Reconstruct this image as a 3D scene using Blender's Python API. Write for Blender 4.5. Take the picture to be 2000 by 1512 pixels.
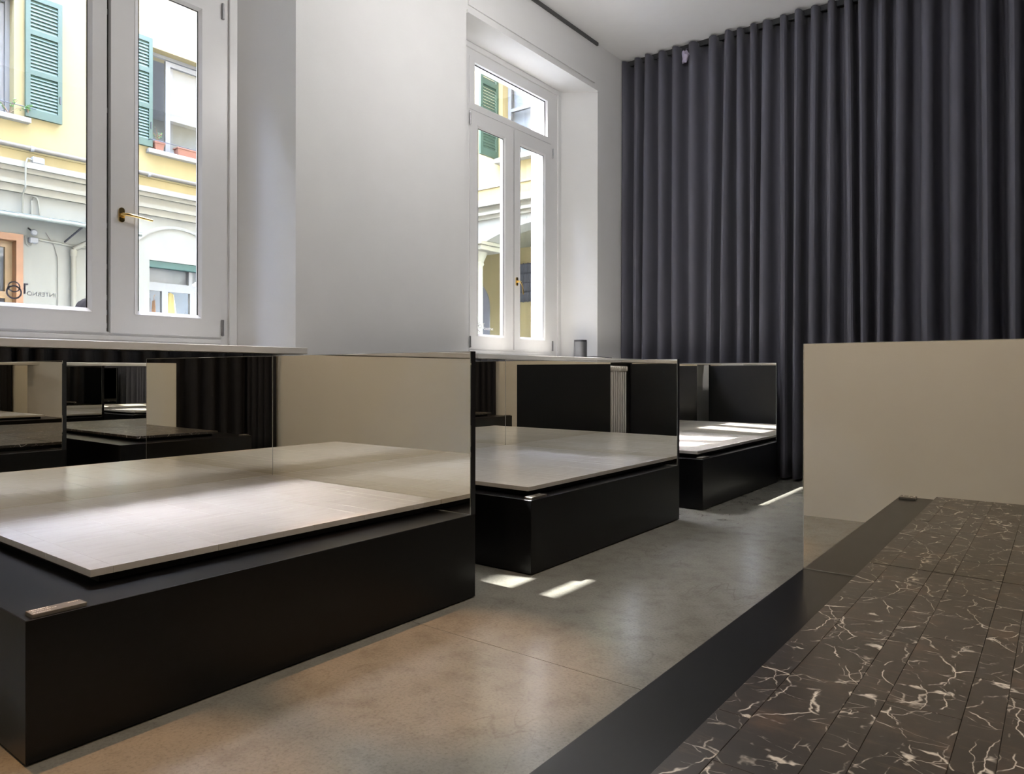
import bpy, bmesh, math, random
from mathutils import Vector, Matrix

random.seed(7)
scene = bpy.context.scene
for o in list(bpy.data.objects):
    bpy.data.objects.remove(o, do_unlink=True)
COL = scene.collection
R = math.radians

# ---------------------------------------------------------------- camera
YAW, ROLL = 0.6544, 0.0012
cam_d = bpy.data.cameras.new('camera')
cam_d.sensor_width = 36.0
cam_d.lens = 1405.0 / 2000.0 * 36.0
cam_d.shift_y = -0.01375
cam_d.clip_start = 0.02
cam_d.clip_end = 300
cam = bpy.data.objects.new('camera', cam_d)
cam.matrix_world = (Matrix.Translation((0, 0, 1.12)) @ Matrix.Rotation(YAW, 4, 'Z')
                    @ Matrix.Rotation(math.pi / 2, 4, 'X') @ Matrix.Rotation(ROLL, 4, 'Z'))
COL.objects.link(cam)
scene.camera = cam

# ---------------------------------------------------------------- sky, sun, exposure
SKY_STRENGTH = 14.5
SUN_ENERGY = 22.0
LAMP_SCALE = 1.0
world = bpy.data.worlds.new('sky')
scene.world = world
world.use_nodes = True
wn = world.node_tree
wn.nodes.clear()
w_out = wn.nodes.new('ShaderNodeOutputWorld')
w_bg = wn.nodes.new('ShaderNodeBackground')
w_hsv = wn.nodes.new('ShaderNodeHueSaturation')
w_sky = wn.nodes.new('ShaderNodeTexSky')
w_sky.sky_type = 'NISHITA'
w_sky.sun_disc = False
w_sky.sun_elevation = R(55.3)
w_sky.sun_rotation = R(254.2)
w_sky.air_density = 1.0
w_sky.dust_density = 1.5
w_hsv.inputs['Saturation'].default_value = 0.85
w_bg.inputs['Strength'].default_value = SKY_STRENGTH
wn.links.new(w_sky.outputs[0], w_hsv.inputs['Color'])
wn.links.new(w_hsv.outputs[0], w_bg.inputs['Color'])
wn.links.new(w_bg.outputs[0], w_out.inputs['Surface'])

sun_d = bpy.data.lights.new('sun', 'SUN')
sun_d.energy = SUN_ENERGY
sun_d.angle = R(0.53)
sun_d.color = (1.0, 0.96, 0.9)
sun = bpy.data.objects.new('sun', sun_d)
SUN_DIR = Vector((0.665, 0.188, -1.0)).normalized()
sun.rotation_euler = SUN_DIR.to_track_quat('-Z', 'Y').to_euler()
sun.location = (-10, -2, 16)
COL.objects.link(sun)

scene.view_settings.view_transform = 'Standard'
scene.view_settings.look = 'None'
scene.view_settings.gamma = 1.0
scene.view_settings.use_curve_mapping = False
scene.view_settings.exposure = 0.4

# ---------------------------------------------------------------- materials
MAT = {}

def new_mat(name):
    m = bpy.data.materials.new(name)
    m.use_nodes = True
    nt = m.node_tree
    b = nt.nodes['Principled BSDF']
    MAT[name] = m
    return m, nt, b

def N(nt, kind, **kw):
    n = nt.nodes.new(kind)
    for k, v in kw.items():
        setattr(n, k, v)
    return n

def ramp(nt, fac, stops):
    r = nt.nodes.new('ShaderNodeValToRGB')
    els = r.color_ramp.elements
    while len(els) < len(stops):
        els.new(0.5)
    for e, (p, c) in zip(els, stops):
        e.position = p
        e.color = c if len(c) == 4 else (*c, 1)
    nt.links.new(fac, r.inputs[0])
    return r.outputs[0]

def mix(nt, fac, a, b, mode='MIX'):
    m = nt.nodes.new('ShaderNodeMix')
    m.data_type = 'RGBA'
    m.blend_type = mode
    if isinstance(fac, (int, float)):
        m.inputs[0].default_value = fac
    else:
        nt.links.new(fac, m.inputs[0])
    for i, v in ((6, a), (7, b)):
        if isinstance(v, tuple):
            m.inputs[i].default_value = (*v, 1) if len(v) == 3 else v
        else:
            nt.links.new(v, m.inputs[i])
    return m.outputs[2]

def coords(nt, scale=(1, 1, 1), kind='Object', rnd=False):
    tc = nt.nodes.new('ShaderNodeTexCoord')
    mp = nt.nodes.new('ShaderNodeMapping')
    mp.inputs['Scale'].default_value = scale
    nt.links.new(tc.outputs[kind], mp.inputs['Vector'])
    if rnd:
        oi = nt.nodes.new('ShaderNodeObjectInfo')
        mu = nt.nodes.new('ShaderNodeVectorMath')
        mu.operation = 'MULTIPLY'
        cx = nt.nodes.new('ShaderNodeCombineXYZ')
        for i in range(3):
            nt.links.new(oi.outputs['Random'], cx.inputs[i])
        mu.inputs[1].default_value = (37.0, 91.0, 53.0)
        nt.links.new(cx.outputs[0], mu.inputs[0])
        nt.links.new(mu.outputs[0], mp.inputs['Location'])
    return mp.outputs[0]

def noise(nt, vec, scale, detail=4, rough=0.55, dist=0.0):
    n = nt.nodes.new('ShaderNodeTexNoise')
    n.inputs['Scale'].default_value = scale
    n.inputs['Detail'].default_value = detail
    n.inputs['Roughness'].default_value = rough
    n.inputs['Distortion'].default_value = dist
    nt.links.new(vec, n.inputs['Vector'])
    return n.outputs[0]

def bump(nt, b, height, strength, dist=0.01):
    bp = nt.nodes.new('ShaderNodeBump')
    bp.inputs['Strength'].default_value = strength
    bp.inputs['Distance'].default_value = dist
    nt.links.new(height, bp.inputs['Height'])
    nt.links.new(bp.outputs[0], b.inputs['Normal'])

def simple(name, col, rough=0.5, metal=0.0, var=0.0, nscale=6.0, spec=0.5, bmp=0.0, bscale=80.0):
    m, nt, b = new_mat(name)
    b.inputs['Base Color'].default_value = (*col, 1)
    b.inputs['Roughness'].default_value = rough
    b.inputs['Metallic'].default_value = metal
    b.inputs['Specular IOR Level'].default_value = spec
    v = coords(nt)
    if var > 0:
        f = noise(nt, v, nscale)
        lo = tuple(max(0, c * (1 - var)) for c in col)
        hi = tuple(min(1, c * (1 + var)) for c in col)
        c = ramp(nt, f, [(0.3, lo), (0.7, hi)])
        nt.links.new(c, b.inputs['Base Color'])
    if bmp > 0:
        bump(nt, b, noise(nt, v, bscale, 3), bmp, 0.002)
    return m

simple('plaster', (0.80, 0.80, 0.795), 0.75, var=0.015, nscale=3, bmp=0.12, bscale=60)
simple('ceiling_paint', (0.88, 0.88, 0.88), 0.8, var=0.01)
simple('near_plaster', (0.66, 0.63, 0.56), 0.75, var=0.02, nscale=2)
simple('window_paint', (0.80, 0.80, 0.80), 0.35, var=0.01)
simple('sill_stone', (0.62, 0.60, 0.56), 0.4, var=0.03, nscale=10)
simple('gasket', (0.012, 0.012, 0.012), 0.5, var=0.05)
simple('steel', (0.35, 0.35, 0.36), 0.35, 1.0, var=0.05)
simple('brass', (0.78, 0.56, 0.22), 0.18, 1.0, var=0.04)
simple('panel_black', (0.010, 0.010, 0.012), 0.42, var=0.1)
simple('panel_edge', (0.55, 0.57, 0.56), 0.25, 0.6, var=0.03)
simple('support_black', (0.008, 0.008, 0.008), 0.8, var=0.1)
simple('curtain_rail', (0.03, 0.032, 0.035), 0.4, var=0.05)
simple('radiator_white', (0.72, 0.69, 0.64), 0.35, var=0.02)
simple('speaker_grey', (0.150, 0.155, 0.165), 0.4, 0.3, var=0.05, nscale=300)
simple('speaker_dark', (0.02, 0.022, 0.025), 0.35, var=0.05)
simple('plaque_grey', (0.16, 0.15, 0.13), 0.3, 0.3, var=0.05)
simple('plaque_letters', (0.85, 0.84, 0.8), 0.5, var=0.02)
simple('slot_dark', (0.10, 0.10, 0.10), 0.7, var=0.05)
simple('lilac_plastic', (0.42, 0.38, 0.50), 0.35, var=0.15, nscale=40)
simple('decal_grey', (0.115, 0.115, 0.140), 0.6, var=0.03)
simple('decal_white', (0.9, 0.9, 0.92), 0.6, var=0.01)
# outside
simple('stucco_yellow', (0.245, 0.200, 0.092), 0.85, var=0.06, nscale=1.2, bmp=0.2, bscale=40)
simple('stucco_cream', (0.186, 0.176, 0.114), 0.85, var=0.08, nscale=1.5, bmp=0.2, bscale=30)
simple('render_grey', (0.20, 0.19, 0.18), 0.9, var=0.08, nscale=1.0)
simple('stucco_white', (0.180, 0.180, 0.148), 0.85, var=0.05, nscale=1.5)
simple('stone_cream', (0.180, 0.172, 0.130), 0.8, var=0.08, nscale=3)
simple('sill_pale', (0.204, 0.198, 0.168), 0.7, var=0.06, nscale=6)
simple('shutter_green', (0.035, 0.066, 0.047), 0.45, var=0.08, nscale=4)
simple('roller_green', (0.012, 0.049, 0.040), 0.5, var=0.06)
simple('wood_orange', (0.191, 0.090, 0.035), 0.5, var=0.15, nscale=5)
simple('wood_pale', (0.211, 0.138, 0.057), 0.5, var=0.12, nscale=5)
simple('paint_white', (0.158, 0.161, 0.156), 0.5, var=0.03)
simple('pipe_grey', (0.099, 0.090, 0.070), 0.5, var=0.08)
simple('zinc', (0.116, 0.129, 0.108), 0.45, 0.4, var=0.12, nscale=9)
simple('cable_white', (0.165, 0.161, 0.122), 0.5, var=0.03)
simple('terracotta', (0.182, 0.081, 0.051), 0.7, var=0.08, nscale=8)
simple('soil', (0.05, 0.035, 0.025), 0.95, var=0.2, nscale=40)
simple('leaf', (0.10, 0.22, 0.06), 0.5, var=0.25, nscale=20)
simple('twig', (0.16, 0.10, 0.06), 0.8, var=0.2, nscale=20)
simple('interior_grey', (0.070, 0.074, 0.078), 0.8, var=0.1)
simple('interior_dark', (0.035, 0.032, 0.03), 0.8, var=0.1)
simple('sheer', (0.200, 0.206, 0.200), 0.8, var=0.03)
simple('cloth_olive', (0.489, 0.393, 0.140), 0.9, var=0.12, nscale=9)
simple('cloth_cream', (0.811, 0.741, 0.489), 0.9, var=0.06)
simple('cloth_grey', (0.302, 0.291, 0.322), 0.9, var=0.1)
simple('cloth_brown', (0.393, 0.187, 0.070), 0.9, var=0.1)
simple('iron', (0.05, 0.05, 0.055), 0.5, 0.5, var=0.1)
simple('door_grey', (0.156, 0.156, 0.165), 0.5, var=0.06)
simple('roof_tile', (0.35, 0.15, 0.09), 0.8, var=0.15, nscale=8)
simple('cobble', (0.30, 0.29, 0.27), 0.85, var=0.2, nscale=9)
simple('skin', (0.165, 0.102, 0.075), 0.5, var=0.05)
simple('hair_dark', (0.012, 0.010, 0.009), 0.8, var=0.3, nscale=60, spec=0.05)
simple('jacket_dark', (0.012, 0.012, 0.014), 0.8, var=0.15, nscale=20, spec=0.1)
simple('lamp_black', (0.015, 0.015, 0.015), 0.4, var=0.05)

# satin black metal plinths
m, nt, b = new_mat('plinth_black')
v = coords(nt)
f = noise(nt, v, 35, 5)
nt.links.new(ramp(nt, f, [(0.3, (0.004, 0.004, 0.0045)), (0.7, (0.006, 0.006, 0.0065))]), b.inputs['Base Color'])
nt.links.new(ramp(nt, noise(nt, v, 4, 3), [(0.3, (0.285,) * 3), (0.7, (0.295,) * 3)]), b.inputs['Roughness'])
b.inputs['Specular IOR Level'].default_value = 0.32

# bronze-toned mirror
m, nt, b = new_mat('mirror')
b.inputs['Metallic'].default_value = 1.0
b.inputs['Roughness'].default_value = 0.0
f = noise(nt, coords(nt), 0.7, 1)
nt.links.new(ramp(nt, f, [(0.3, (0.915, 0.895, 0.835)), (0.7, (0.92, 0.90, 0.84))]), b.inputs['Base Color'])

# clear window glass: transparent with a Fresnel reflection
m, nt, b = new_mat('glass')
nt.nodes.remove(b)
tr = N(nt, 'ShaderNodeBsdfTransparent')
gl = N(nt, 'ShaderNodeBsdfGlossy')
gl.inputs['Roughness'].default_value = 0.0
lwt = N(nt, 'ShaderNodeLayerWeight')
lwt.inputs['Blend'].default_value = 0.5
pw = N(nt, 'ShaderNodeMath', operation='POWER')
pw.inputs[1].default_value = 5.0
nt.links.new(lwt.outputs['Facing'], pw.inputs[0])
fr = N(nt, 'ShaderNodeMath', operation='MULTIPLY_ADD')
fr.inputs[1].default_value = 0.95
fr.inputs[2].default_value = 0.04
nt.links.new(pw.outputs[0], fr.inputs[0])
mx = N(nt, 'ShaderNodeMixShader')
nt.links.new(fr.outputs[0], mx.inputs[0])
nt.links.new(tr.outputs[0], mx.inputs[1])
nt.links.new(gl.outputs[0], mx.inputs[2])
nt.links.new(mx.outputs[0], nt.nodes['Material Output'].inputs['Surface'])

# polished concrete
m, nt, b = new_mat('concrete')
v = coords(nt)
n1 = noise(nt, v, 0.9, 6, 0.6)
n2 = noise(nt, v, 7, 8, 0.7)
n3 = noise(nt, v, 90, 3, 0.6)
c1 = ramp(nt, n1, [(0.25, (0.180, 0.178, 0.152)), (0.5, (0.205, 0.204, 0.180)), (0.75, (0.230, 0.230, 0.208))])
c2 = ramp(nt, n2, [(0.28, (0.76, 0.745, 0.72)), (0.5, (1, 1, 1)), (0.72, (1.10, 1.09, 1.07))])
c3 = ramp(nt, n3, [(0.30, (0.80,) * 3), (0.46, (1, 1, 1)), (0.70, (1.10,) * 3)])
cc = mix(nt, 1.0, mix(nt, 1.0, c1, c2, 'MULTIPLY'), c3, 'MULTIPLY')
# long faint scuff marks
vs = coords(nt, (1.0, 0.28, 1))
sc = noise(nt, vs, 5, 2, 0.5, 0.8)
cs = ramp(nt, sc, [(0.488, (1, 1, 1)), (0.5, (0.70, 0.68, 0.64)), (0.512, (1, 1, 1))])
msk = ramp(nt, noise(nt, v, 1.7, 2), [(0.48, (0, 0, 0)), (0.62, (0.7, 0.7, 0.7))])
cc = mix(nt, msk, cc, mix(nt, 1.0, cc, cs, 'MULTIPLY'))
nt.links.new(cc, b.inputs['Base Color'])
nt.links.new(ramp(nt, noise(nt, v, 1.3, 4), [(0.2, (0.205,) * 3), (0.8, (0.235,) * 3)]), b.inputs['Roughness'])
bump(nt, b, n3, 0.05, 0.002)

# pale limestone tiles
m, nt, b = new_mat('pale_stone')
v = coords(nt, (1, 1, 1), rnd=True)
vst = coords(nt, (14, 1.6, 1), rnd=True)
s1 = noise(nt, vst, 3.0, 5, 0.6)
s2 = noise(nt, v, 2.0, 4)
c1 = ramp(nt, s1, [(0.30, (0.58, 0.57, 0.55)), (0.50, (0.62, 0.612, 0.59)), (0.75, (0.635, 0.63, 0.61))])
c2 = ramp(nt, s2, [(0.3, (0.95, 0.94, 0.92)), (0.7, (1, 1, 1))])
nt.links.new(mix(nt, 1.0, c1, c2, 'MULTIPLY'), b.inputs['Base Color'])
b.inputs['Roughness'].default_value = 0.16

# dark veined marble tiles
m, nt, b = new_mat('dark_marble')
v = coords(nt, (1, 1, 1), rnd=True)
vs = coords(nt, (1.0, 5.0, 1), rnd=True)
base = ramp(nt, noise(nt, v, 5, 5, 0.6), [(0.35, (0.026, 0.024, 0.023)), (0.58, (0.042, 0.035, 0.031)), (0.74, (0.105, 0.070, 0.048))])
st = ramp(nt, noise(nt, vs, 9, 6, 0.7), [(0.55, (0, 0, 0)), (0.75, (1, 1, 1))])
base = mix(nt, mix(nt, 1.0, st, (0.5, 0.5, 0.5), 'MULTIPLY'), base, (0.15, 0.105, 0.075))
wob = N(nt, 'ShaderNodeVectorMath', operation='ADD')
nz = N(nt, 'ShaderNodeTexNoise')
nz.inputs['Scale'].default_value = 9
nz.inputs['Detail'].default_value = 4
nt.links.new(v, nz.inputs['Vector'])
sub = N(nt, 'ShaderNodeVectorMath', operation='SUBTRACT')
sub.inputs[1].default_value = (0.5, 0.5, 0.5)
nt.links.new(nz.outputs['Color'], sub.inputs[0])
scl = N(nt, 'ShaderNodeVectorMath', operation='SCALE')
scl.inputs['Scale'].default_value = 0.07
nt.links.new(sub.outputs[0], scl.inputs[0])
nt.links.new(v, wob.inputs[0])
nt.links.new(scl.outputs[0], wob.inputs[1])

def veins(scale, width, thr0, thr1, mscale, stretch=(1, 1, 1), rot=0.0):
    mp = N(nt, 'ShaderNodeMapping')
    mp.inputs['Scale'].default_value = stretch
    mp.inputs['Rotation'].default_value = (0, 0, rot)
    nt.links.new(wob.outputs[0], mp.inputs['Vector'])
    vo = N(nt, 'ShaderNodeTexVoronoi', feature='DISTANCE_TO_EDGE')
    vo.inputs['Scale'].default_value = scale
    nt.links.new(mp.outputs[0], vo.inputs['Vector'])
    line = ramp(nt, vo.outputs['Distance'], [(0.0, (1, 1, 1)), (width * 0.5, (0.7,) * 3), (width, (0, 0, 0))])
    mask = ramp(nt, noise(nt, v, mscale, 3, 0.6), [(thr0, (0, 0, 0)), (thr1, (1, 1, 1))])
    return mix(nt, 1.0, line, mask, 'MULTIPLY')

va = veins(4.5, 0.010, 0.47, 0.55, 11.0, (1.6, 0.7, 1), 0.5)
vb = veins(11.0, 0.014, 0.50, 0.58, 15.0, (0.8, 1.5, 1), -0.3)
vc = veins(3.2, 0.060, 0.615, 0.66, 15.0, (0.8, 1.3, 1), 1.1)
vd = veins(7.0, 0.011, 0.47, 0.55, 13.0, (1.2, 0.6, 1), 2.2)
half = (0.55, 0.55, 0.55)
vsum = mix(nt, 1.0, mix(nt, 1.0, va, mix(nt, 1.0, vb, half, 'MULTIPLY'), 'ADD'),
           mix(nt, 1.0, vc, mix(nt, 1.0, vd, (0.7, 0.7, 0.7), 'MULTIPLY'), 'ADD'), 'ADD')
nt.links.new(mix(nt, vsum, base, (0.70, 0.67, 0.62)), b.inputs['Base Color'])
b.inputs['Roughness'].default_value = 0.30

# dark curtain cloth
m, nt, b = new_mat('curtain_cloth')
v = coords(nt)
f = noise(nt, v, 500, 2)
nt.links.new(ramp(nt, f, [(0.3, (0.105, 0.105, 0.130)), (0.7, (0.125, 0.125, 0.153))]), b.inputs['Base Color'])
b.inputs['Roughness'].default_value = 0.9
b.inputs['Specular IOR Level'].default_value = 0.15
b.inputs['Sheen Weight'].default_value = 0.08
b.inputs['Sheen Roughness'].default_value = 0.4

simple('curtain_black', (0.022, 0.022, 0.025), 0.9, var=0.1, nscale=400, spec=0.1)

# ---------------------------------------------------------------- mesh helpers
class MB:
    """Collects vertices and faces in world coordinates and links them as one mesh."""
    def __init__(self):
        self.v, self.f, self.s = [], [], []

    def add(self, vs, fs, smooth=False):
        o = len(self.v)
        self.v += [tuple(p) for p in vs]
        self.f += [tuple(i + o for i in f) for f in fs]
        self.s += [smooth] * len(fs)
        return self

    def box(self, x0, x1, y0, y1, z0, z1):
        vs = [(x0, y0, z0), (x1, y0, z0), (x1, y1, z0), (x0, y1, z0),
              (x0, y0, z1), (x1, y0, z1), (x1, y1, z1), (x0, y1, z1)]
        fs = [(0, 3, 2, 1), (4, 5, 6, 7), (0, 1, 5, 4), (1, 2, 6, 5), (2, 3, 7, 6), (3, 0, 4, 7)]
        return self.add(vs, fs)

    def cbox(self, x0, x1, y0, y1, z0, z1, c):
        """box with chamfered edges"""
        bm = bmesh.new()
        bmesh.ops.create_cube(bm, size=1.0)
        for p in bm.verts:
            p.co.x = x0 if p.co.x < 0 else x1
            p.co.y = y0 if p.co.y < 0 else y1
            p.co.z = z0 if p.co.z < 0 else z1
        bmesh.ops.bevel(bm, geom=list(bm.edges), offset=c, segments=1, affect='EDGES', profile=0.5)
        bm.verts.index_update()
        self.add([p.co[:] for p in bm.verts], [[q.index for q in fc.verts] for fc in bm.faces])
        bm.free()
        return self

    def prism(self, pts, axis, a, b):
        """polygon pts extruded along axis from a to b; the pts give the other two axes in xyz order"""
        n = len(pts)
        def P(p, t):
            q = list(p)
            q.insert('xyz'.index(axis), t)
            return q
        vs = [P(p, a) for p in pts] + [P(p, b) for p in pts]
        fs = [tuple(range(n)), tuple(range(2 * n - 1, n - 1, -1))]
        fs += [(i, (i + 1) % n, n + (i + 1) % n, n + i) for i in range(n)]
        return self.add(vs, fs)

    def tube(self, pts, r, seg=10, cap=True):
        pts = [Vector(p) for p in pts]
        rs = r if isinstance(r, (list, tuple)) else [r] * len(pts)
        rings = []
        up = Vector((0.13, 0.31, 0.94))
        for i, p in enumerate(pts):
            t = (pts[min(i + 1, len(pts) - 1)] - pts[max(i - 1, 0)]).normalized()
            s = t.cross(up)
            if s.length < 1e-3:
                s = t.cross(Vector((1, 0, 0)))
            s.normalize()
            w = s.cross(t)
            rings.append([p + (s * math.cos(a) + w * math.sin(a)) * rs[i]
                          for a in (2 * math.pi * k / seg for k in range(seg))])
        vs = [q for rg in rings for q in rg]
        fs = []
        for i in range(len(pts) - 1):
            for k in range(seg):
                k2 = (k + 1) % seg
                fs.append((i * seg + k, i * seg + k2, (i + 1) * seg + k2, (i + 1) * seg + k))
        self.add(vs, fs, True)
        if cap:
            self.add(rings[0], [tuple(range(seg))])
            self.add(rings[-1], [tuple(range(seg - 1, -1, -1))])
        return self

    def lathe(self, prof, c, seg=24, axis='z', smooth=True):
        """prof = [(radius, height)], about a line through c"""
        vs, fs = [], []
        for r_, h_ in prof:
            for k in range(seg):
                a = 2 * math.pi * k / seg
                p = (r_ * math.cos(a), r_ * math.sin(a), h_)
                if axis == 'x':
                    p = (p[2], p[0], p[1])
                elif axis == 'y':
                    p = (p[0], p[2], p[1])
                vs.append((c[0] + p[0], c[1] + p[1], c[2] + p[2]))
        n = len(prof)
        for i in range(n - 1):
            for k in range(seg):
                k2 = (k + 1) % seg
                fs.append((i * seg + k, i * seg + k2, (i + 1) * seg + k2, (i + 1) * seg + k))
        self.add(vs, fs, smooth)
        self.add(vs[:seg], [tuple(range(seg - 1, -1, -1))])
        self.add(vs[-seg:], [tuple(range(seg))])
        return self

    def build(self, name, mat, parent=None, base=None):
        me = bpy.data.meshes.new(name)
        off = Vector((0, 0, 0))
        if parent is not None:
            off = WORLD[parent.name_full]
        if base is not None:
            mybase = Vector(base)
        elif parent is None:
            xs = [p[0] for p in self.v]; ys = [p[1] for p in self.v]; zs = [p[2] for p in self.v]
            mybase = Vector(((min(xs) + max(xs)) / 2, (min(ys) + max(ys)) / 2, min(zs)))
        else:
            mybase = off.copy()
        me.from_pydata([(p[0] - mybase.x, p[1] - mybase.y, p[2] - mybase.z) for p in self.v], [], self.f)
        me.update()
        bm = bmesh.new()
        bm.from_mesh(me)
        bmesh.ops.remove_doubles(bm, verts=bm.verts, dist=1e-5)
        bmesh.ops.recalc_face_normals(bm, faces=bm.faces)
        bm.to_mesh(me)
        bm.free()
        if any(self.s):
            me.polygons.foreach_set('use_smooth', [True] * len(me.polygons))
            me.set_sharp_from_angle(angle=R(38))
        me.materials.append(MAT[mat])
        o = bpy.data.objects.new(name, me)
        o.location = mybase - off
        COL.objects.link(o)
        if parent is not None:
            o.parent = parent
        WORLD[o.name_full] = mybase
        return o

WORLD = {}

def tag(o, label=None, cat=None, group=None, kind=None):
    if label: o['label'] = label
    if cat: o['category'] = cat
    if group: o['group'] = group
    if kind: o['kind'] = kind
    return o

def thing(name, base, label, cat, group=None, kind=None):
    o = bpy.data.objects.new(name, None)
    o.empty_display_size = 0.1
    o.location = base
    COL.objects.link(o)
    WORLD[o.name_full] = Vector(base)
    return tag(o, label, cat, group, kind)

def link_mesh(name, me, parent, world):
    """another object on an existing mesh"""
    o = bpy.data.objects.new(name, me)
    COL.objects.link(o)
    o.parent = parent
    o.location = Vector(world) - WORLD[parent.name_full]
    WORLD[o.name_full] = Vector(world)
    return o

# ---------------------------------------------------------------- room dimensions
XW = -4.25            # plaster face of the window wall
XF = -4.60            # room face of the window frames
XO = -4.85            # outer face of the window wall
CEIL = 4.90
YN, YB = -0.50, 8.15  # near and far walls
XR = 1.45
HP = 0.415            # plinth top
HM = 1.227            # mirror panel top
HS = 0.472            # stone top
SILL = 1.285

# ---------------------------------------------------------------- structure
fl = thing('floor', (-1.4, 3.8, 0), 'polished grey concrete floor with faint scuffs and a saw-cut joint', 'floor', kind='structure')
for (y0, y1) in ((YN - 0.1, 2.296), (2.299, YB + 0.1)):
    MB().box(XO, XR + 0.1, y0, y1, -0.12, 0.0).build('concrete_slab', 'concrete', fl)
MB().box(XO, XR + 0.1, 2.29, 2.305, -0.12, -0.004).build('joint_filler', 'slot_dark', fl)

tag(MB().box(XO, XR + 0.1, YN - 0.1, YB + 0.1, CEIL, CEIL + 0.2).build('ceiling', 'ceiling_paint'),
    'plain white ceiling above the dark curtain', 'ceiling', kind='structure')

wl = MB()
zt = CEIL
# solid piers, with splayed reveals inside and straight jambs outside
wl.prism([(XO, YN - 0.1), (XW, YN - 0.1), (XW, 0.82), (XF, 1.08), (XF - 0.09, 1.08), (XF - 0.09, 1.27), (XO, 1.27)], 'z', 0, zt)
wl.prism([(XF - 0.09, 2.82), (XF, 2.82), (XW, 3.06), (XW, 4.86), (XF, 5.12), (XF - 0.09, 5.12),
          (XF - 0.09, 5.34), (XO, 5.34), (XO, 2.668), (XF - 0.09, 2.668)], 'z', 0, zt)
wl.prism([(XF - 0.09, 6.90), (XF, 6.90), (XW, 7.15), (XW, YB + 0.1), (XO, YB + 0.1), (XO, 6.68), (XF - 0.09, 6.68)], 'z', 0, zt)
for (ya, yb, yc, yd, ye, yf) in ((0.82, 3.06, 1.08, 2.82, 1.27, 2.668), (4.86, 7.15, 5.12, 6.90, 5.34, 6.68)):
    # below the sill
    wl.prism([(XW, ya), (XW, yb), (XF, yd), (XF - 0.09, yd), (XF - 0.09, yf), (XO, yf), (XO, ye), (XF - 0.09, ye), (XF - 0.09, yc), (XF, yc)], 'z', 0, SILL - 0.045)
    wl.prism([(XO, SILL - 0.045), (XF - 0.09, SILL - 0.045), (XF - 0.09, 1.345), (XO, 1.315)], 'y', ye, yf)
    # lintel
    wl.prism([(XW, ya), (XW, yb), (XF, yd), (XF - 0.09, yd), (XF - 0.09, yc), (XF, yc)], 'z', 4.345, zt)
    wl.prism([(XO, ye), (XO, yf), (XF - 0.09, yf), (XF - 0.09, ye)], 'z', 4.26, zt)
tag(wl.build('wall_left', 'plaster'), 'white plastered window wall with splayed window reveals', 'wall', kind='structure')

tag(MB().box(XO, XR + 0.1, YN - 0.2, YN, 0, CEIL).build('wall_near', 'near_plaster'),
    'plain beige wall seen reflected in the mirror panels', 'wall', kind='structure')
tag(MB().box(XO, XR + 0.1, YB, YB + 0.15, 0, CEIL).build('wall_far', 'plaster'),
    'white end wall hidden behind the long dark curtain', 'wall', kind='structure')
tag(MB().box(XR, XR + 0.15, YN, YB, 0, CEIL).build('wall_right', 'plaster'),
    'white side wall hidden behind the reflected dark curtain', 'wall', kind='structure')

us = MB().box(XO, XR + 4.0, YN - 9.0, 9.3, CEIL + 0.2, 16.5)  # unseen mass added so the opposite facade gets less sky light
us.box(XO, XR + 4.0, YB + 0.3, 9.3, -0.12, CEIL + 0.2)
us.box(XO, XR + 4.0, YN - 9.0, YN - 0.3, -0.12, CEIL + 0.2)
tag(us.build('wall_upper_storeys', 'render_grey'),
    'upper storeys of the building above the showroom', 'wall', kind='structure')

# boxed panel, lip and dark slot above the second window
t1 = MB()
t1.box(XW, XW + 0.014, 4.88, 7.07, 4.425, 4.80)
t1.box(XW, XW + 0.022, 4.86, 7.13, 4.345, 4.375)
tag(t1.build('trim_1', 'plaster'), 'flat white cover panel above the window near the curtain', 'trim', kind='structure')
t2 = MB()
t2.box(XW, XW + 0.022, 4.90, 7.13, 4.866, CEIL)
tag(t2.build('trim_2', 'slot_dark'), 'dark narrow blind slot where wall meets ceiling', 'trim', kind='structure')

# window sill boards
for i, (y0, y1, txt) in enumerate(((0.60, 2.965, 'long stone sill board below the large left window'),
                                   (4.72, 7.78, 'long pale sill board carrying the small grey speaker'))):
    s = MB()
    s.cbox(XF - 0.01, -3.985, y0, y1, SILL - 0.042, SILL, 0.003)
    s.box(XF - 0.01, -4.02, y0, y1 - 0.01, SILL - 0.046, SILL - 0.042)
    tag(s.build('trim_%d' % (3 + i), 'sill_stone'), txt, 'sill', kind='structure')

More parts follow.
